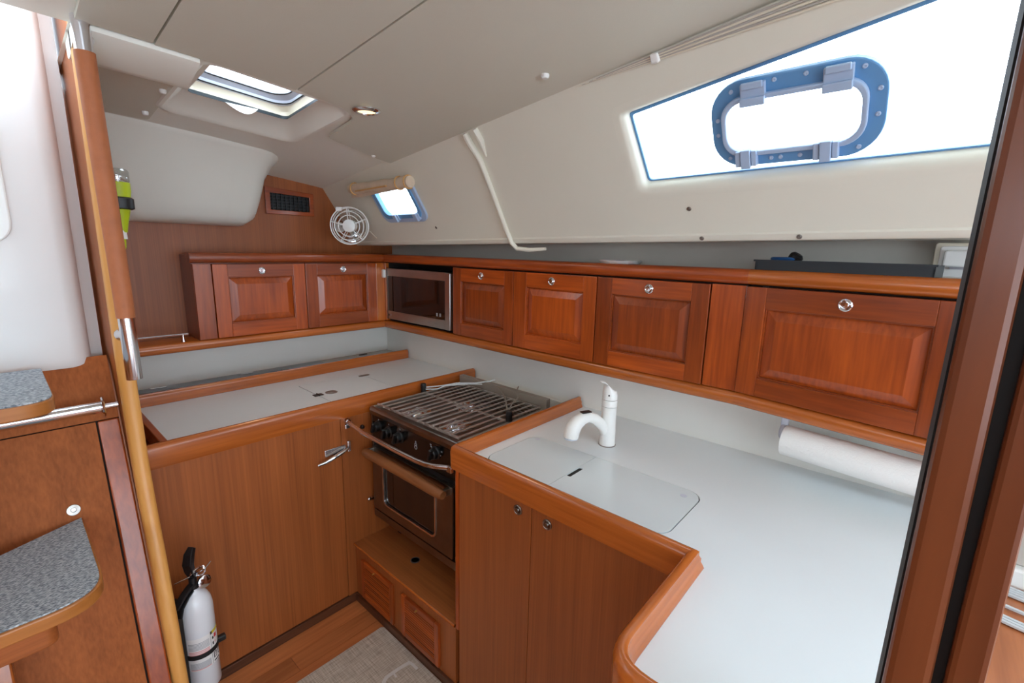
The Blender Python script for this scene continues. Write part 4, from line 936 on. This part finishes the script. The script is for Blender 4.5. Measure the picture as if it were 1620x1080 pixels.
build('carry_handle', bar([hpnt(-.006, .018), hpnt(.02, .012), hpnt(.05, .000), hpnt(.07, -.018)], [.010, .010, .010, .007], .0035), 'black', ex, bevel=.0015)
build('carry_handle', bar([hpnt(.0, .004), hpnt(.03, -.006), hpnt(.055, -.024), hpnt(.064, -.05)], [.010, .011, .011, .010], .003), 'black', ex, bevel=.0015)
gd = Vector((.22, -.85, .18)).normalized(); gp = C0 + Vector((.022, -.016, .020))
ga = build('gauge', MB().lathe([(.0005, 0), (.017, 0), (.0185, .003), (.0185, .010), (.0155, .012)], gp, gd, 22), 'chrome', ex)
build('gauge_face', MB().lathe([(.0157, .0105), (.0005, .0105)], gp, gd, 22), 'label', ga)
pinp = [C0 + Vector((.012 + .020 * cos(t), -.010 + .006 * sin(t * 2), .048 + .012 * sin(t) + .0006 * t)) for t in [k * PI / 8 for k in range(40)]]
build('safety_pin', MB().tube(pinp, .0014, 5), 'chrome', ex)
build('safety_pin', MB().tube([C0 + Vector((-.045, .0, .038)), C0 + Vector((.0, -.005, .044)), C0 + Vector((.03, -.010, .052)), C0 + Vector((.048, -.012, .072))], .0016, 5), 'chrome', ex)
def patch(a0, a1, z0, z1, r, n=12):
    mb = MB(); mb.rings([[(ec.x + r * cos(a0 + (a1 - a0) * k / n), ec.y + r * sin(a0 + (a1 - a0) * k / n), z) for k in range(n + 1)] for z in (z0, z1)], False, False); return mb
dg = math.radians
Z0 = ec.z
lbp = build('label_print', patch(dg(-150), dg(-20), Z0 + .085, Z0 + .195, er + .0004, 24), 'label', ex)
for k in range(6): build('text_line', patch(dg(-145), dg(-72), Z0 + .178 - k * .0042, Z0 + .1797 - k * .0042, er + .0008), 'inkgrey', lbp)
for k in range(4): build('text_line', patch(dg(-145), dg(-72), Z0 + .1495 - k * .005, Z0 + .1525 - k * .005, er + .0008), 'pink', lbp)
for k in range(9): build('text_line', patch(dg(-145), dg(-72), Z0 + .108 - k * .0025 + .002, Z0 + .1092 - k * .0025 + .002, er + .0008), 'inkgrey', lbp)
build('text_line', patch(dg(-145), dg(-72), Z0 + .087, Z0 + .0895, er + .0008), 'pink', lbp)
build('divider_line', patch(dg(-66.5), dg(-65.5), Z0 + .086, Z0 + .196, er + .0009, 2), 'ink', lbp)
build('header', patch(dg(-66), dg(-20), Z0 + .187, Z0 + .197, er + .0009), 'yellow', lbp)
build('header', patch(dg(-66), dg(-59), Z0 + .187, Z0 + .197, er + .0012, 3), 'ink', lbp)
build('pictogram', patch(dg(-50), dg(-38), Z0 + .168, Z0 + .181, er + .0009, 4), 'red', lbp)
build('pictogram', patch(dg(-60), dg(-53), Z0 + .167, Z0 + .176, er + .0009, 4), 'ink', lbp)
build('pictogram', patch(dg(-60), dg(-54), Z0 + .148, Z0 + .158, er + .0009, 4), 'ink', lbp)
build('pictogram', patch(dg(-49), dg(-45), Z0 + .150, Z0 + .158, er + .0009, 3), 'pink', lbp)
for a_ in (-60, -38):
    build('pictogram', patch(dg(a_), dg(a_ + 15), Z0 + .101, Z0 + .121, er + .0009, 4), 'ink', lbp)
    build('pictogram', patch(dg(a_ + 3), dg(a_ + 12), Z0 + .104, Z0 + .118, er + .0013, 4), 'label', lbp)
    build('pictogram', patch(dg(a_ + 6.5), dg(a_ + 8.5), Z0 + .107, Z0 + .116, er + .0016, 2), 'ink', lbp)
build('caption', patch(dg(-60), dg(-32), Z0 + .089, Z0 + .0935, er + .0009), 'ink', lbp)
build('strap', MB().lathe([(er + .0005, .124), (er + .0022, .125), (er + .0022, .139), (er + .0005, .140)], ec, n=40, cap=False), 'rubber', ex)
build('strap_buckle', MB().box(ec.x + er - .004, ec.x + er + .020, ec.y - .022, ec.y - .006, Z0 + .128, Z0 + .146), 'black', ex, bevel=.003)
build('wall_bracket', box(.2255, .2470, 1.48, 1.53, .165, .46), 'black', ex, bevel=.002)
# emergency light clipped behind the rail
el = thing('rescue_light', (.27, 1.75, 1.5), 'yellow rescue light with clear lens clipped behind the leather rail', 'rescue light')
ecx = Vector((.2745, 1.75, 0))
build('lens', MB().lathe([(.028, 0), (.030, .004), (.030, .030), (.026, .036), (.0005, .038)], (ecx.x, ecx.y, 1.662), n=24), 'lens', el)
build('lens_core', MB().lathe([(.012, 0), (.012, .02), (.0005, .026)], (ecx.x, ecx.y, 1.662), n=12), 'chrome', el)
build('body', MB().lathe([(.0005, 0), (.027, 0), (.030, .02), (.030, .042), (.0005, .042)], (ecx.x, ecx.y, 1.620), n=24), 'hiviz', el)
build('clamp', MB().lathe([(.028, 0), (.034, .003), (.034, .030), (.029, .034)], (ecx.x, ecx.y, 1.588), n=24), 'black', el)
build('tail', MB().lathe([(.0005, -.058), (.012, -.058), (.017, -.03), (.024, -.002), (.026, .01), (.0005, .01)], (ecx.x - .002, ecx.y, 1.582), n=20), 'hiviz', el)
build('tail_band', MB().lathe([(.0135, -.03), (.0145, -.03), (.0135, 0), (.0005, 0)], (ecx.x - .006, ecx.y, 1.535), n=16), 'plastic', el)
build('tail_tip', MB().lathe([(.0005, -.03), (.008, -.03), (.011, -.022), (.0125, .002)], (ecx.x - .008, ecx.y, 1.505), n=16), 'hiviz', el)
build('mount', box(.2255, .250, 1.735, 1.765, 1.58, 1.63), 'black', el)

# ================================================================== RUG, POST, CHART TABLE
rg = thing('rug', (.4, 1.0, .0), 'taupe woven rug with white lettering on the galley floor', 'rug')
build('weave', MB().prism(rpoly([(.872, 1.428), (.25, 1.436), (.25, .30), (.872, .30)], .015), lambda p, q, d: Vector((p, q, d)), .0003, .005), 'rug', rg, bevel=.001)
def stroke(pts, wd):
    mb = MB(); P = [Vector(p) for p in pts]; Lf = offset_path(pts, wd / 2); Rt = offset_path(pts, -wd / 2)
    n = len(P); mb.add([(p.x, p.y, .0054) for p in Lf] + [(p.x, p.y, .0054) for p in Rt], [(i_, i_ + 1, n + i_ + 1, n + i_) for i_ in range(n - 1)]); return mb
build('letter', stroke([(.838, 1.212), (.80, 1.218), (.752, 1.221), (.735, 1.212), (.715, 1.17), (.71, 1.12)], .014), 'rugink', rg)
build('letter', stroke([(.841, 1.219), (.846, 1.195), (.846, 1.168)], .011), 'rugink', rg)
build('letter', stroke([(.778, 1.214), (.776, 1.196)], .007), 'rugink', rg)
build('letter', stroke([(.715, 1.10), (.745, 1.115), (.775, 1.108), (.790, 1.085), (.795, 1.055), (.785, 1.03), (.76, 1.01), (.72, 1.0)], .013), 'rugink', rg)
# front post
po_ = thing('wall_front', (.49, -.05, 0), 'dark mahogany pillar at the forward end of the worktop', 'pillar', kind='structure')
def skew(x0, x1, y0, y1, z0, z1, mat, nm, bv=.003):
    # slight outward lean with height measured in the photograph
    k = .006
    mb = MB().add([(x0, y0 - .006, z0), (x1, y0 - .006, z0), (x1, y1, z0), (x0, y1, z0), (x0, y0 + .004, z1), (x1, y0 + .004, z1), (x1, y1 - .005, z1), (x0, y1 - .005, z1)], [(3, 2, 1, 0), (4, 5, 6, 7), (0, 1, 5, 4), (1, 2, 6, 5), (2, 3, 7, 6), (3, 0, 4, 7)])
    build(nm, mb, mat, po_, bevel=bv)
skew(.452, .525, -.0495, -.0192, 0, 2.04, 'post', 'stave', .005)
skew(.452, .525, -.077, -.0535, 0, 2.04, 'post', 'stave', .004)
skew(.462, .520, -.060, -.045, 0, 2.04, 'rubber', 'joint_seal', 0)
skew(.468, .530, -.030, -.0178, 0, 2.04, 'rubber', 'edge_shade', 0)  # black strip painting the shade on the pillar's side face
# chart table forward of the post
ct = thing('chart_table', (1.1, -.45, 0), 'wooden chart table top beyond the dark pillar', 'table')
build('top', box(.62, 1.585, -.75, -.115, .775, .80), 'plank', ct, bevel=.003)
build('lid_seam', box(.66, 1.02, -.205, -.203, .7995, .8008), 'gap', ct)
build('cabinet', box(.66, 1.585, -.74, -.125, .004, .775), 'veneer_z', ct)
gb = thing('vented_box', (1.5, -.3, .80), 'grey vented electronics box standing on the chart table', 'box')
build('case', box(1.42, 1.56, -.42, -.20, .846, 1.05), 'greybox', gb, bevel=.004)
build('base', box(1.40, 1.57, -.43, -.19, .80, .846), 'plastic', gb, bevel=.006)
for z in (.925, .955, .985): build('slot', box(1.4185, 1.4205, -.40, -.215, z, z + .008), 'ink', gb)
cbn = thing('cable_bundle', (1.3, -.25, .80), 'loose white cables lying on the chart table', 'cable')
for k, (x, z) in enumerate(((1.375, .806), (1.365, .806), (1.355, .8055), (1.385, .8065), (1.30, .806), (1.255, .806), (1.245, .806), (1.235, .806))):
    build('strand', MB().tube([(x + .03, -.13, z), (x + .012, -.18, z), (x, -.23, z), (x - .01, -.28, z), (x - .01, -.36, z)], .0042, 6), 'cable', cbn)

# ================================================================== OUTSIDE
dk = build('side_deck', box(1.75, 3.0, -2.5, 4.0, 1.36, 1.44), 'deck', label='white side deck outside the windows', cat='deck')
ll = thing('lifeline', (2.6, .3, 1.44), 'thin wire lifeline with turnbuckle seen through the big window', 'lifeline')
build('wire', MB().tube([(2.6, 2.6, 2.06), (2.6, -1.2, 2.02)], .003, 6), 'cable', ll)  # rigging coloured pale to paint the glare of the window glass
build('turnbuckle', MB().tube([(2.6, .02, 2.03), (2.6, .0, 2.03), (2.6, -.10, 2.03), (2.6, -.12, 2.03)], [.004, .008, .008, .004], 8), 'bluegrey', ll)
build('stanchion', MB().tube([(2.6, -.16, 1.44), (2.6, -.18, 2.25)], .013, 10), 'bluegrey', ll)
build('stanchion', MB().tube([(2.6, 1.62, 1.44), (2.6, 1.56, 2.25)], .013, 10), 'bluegrey', ll)
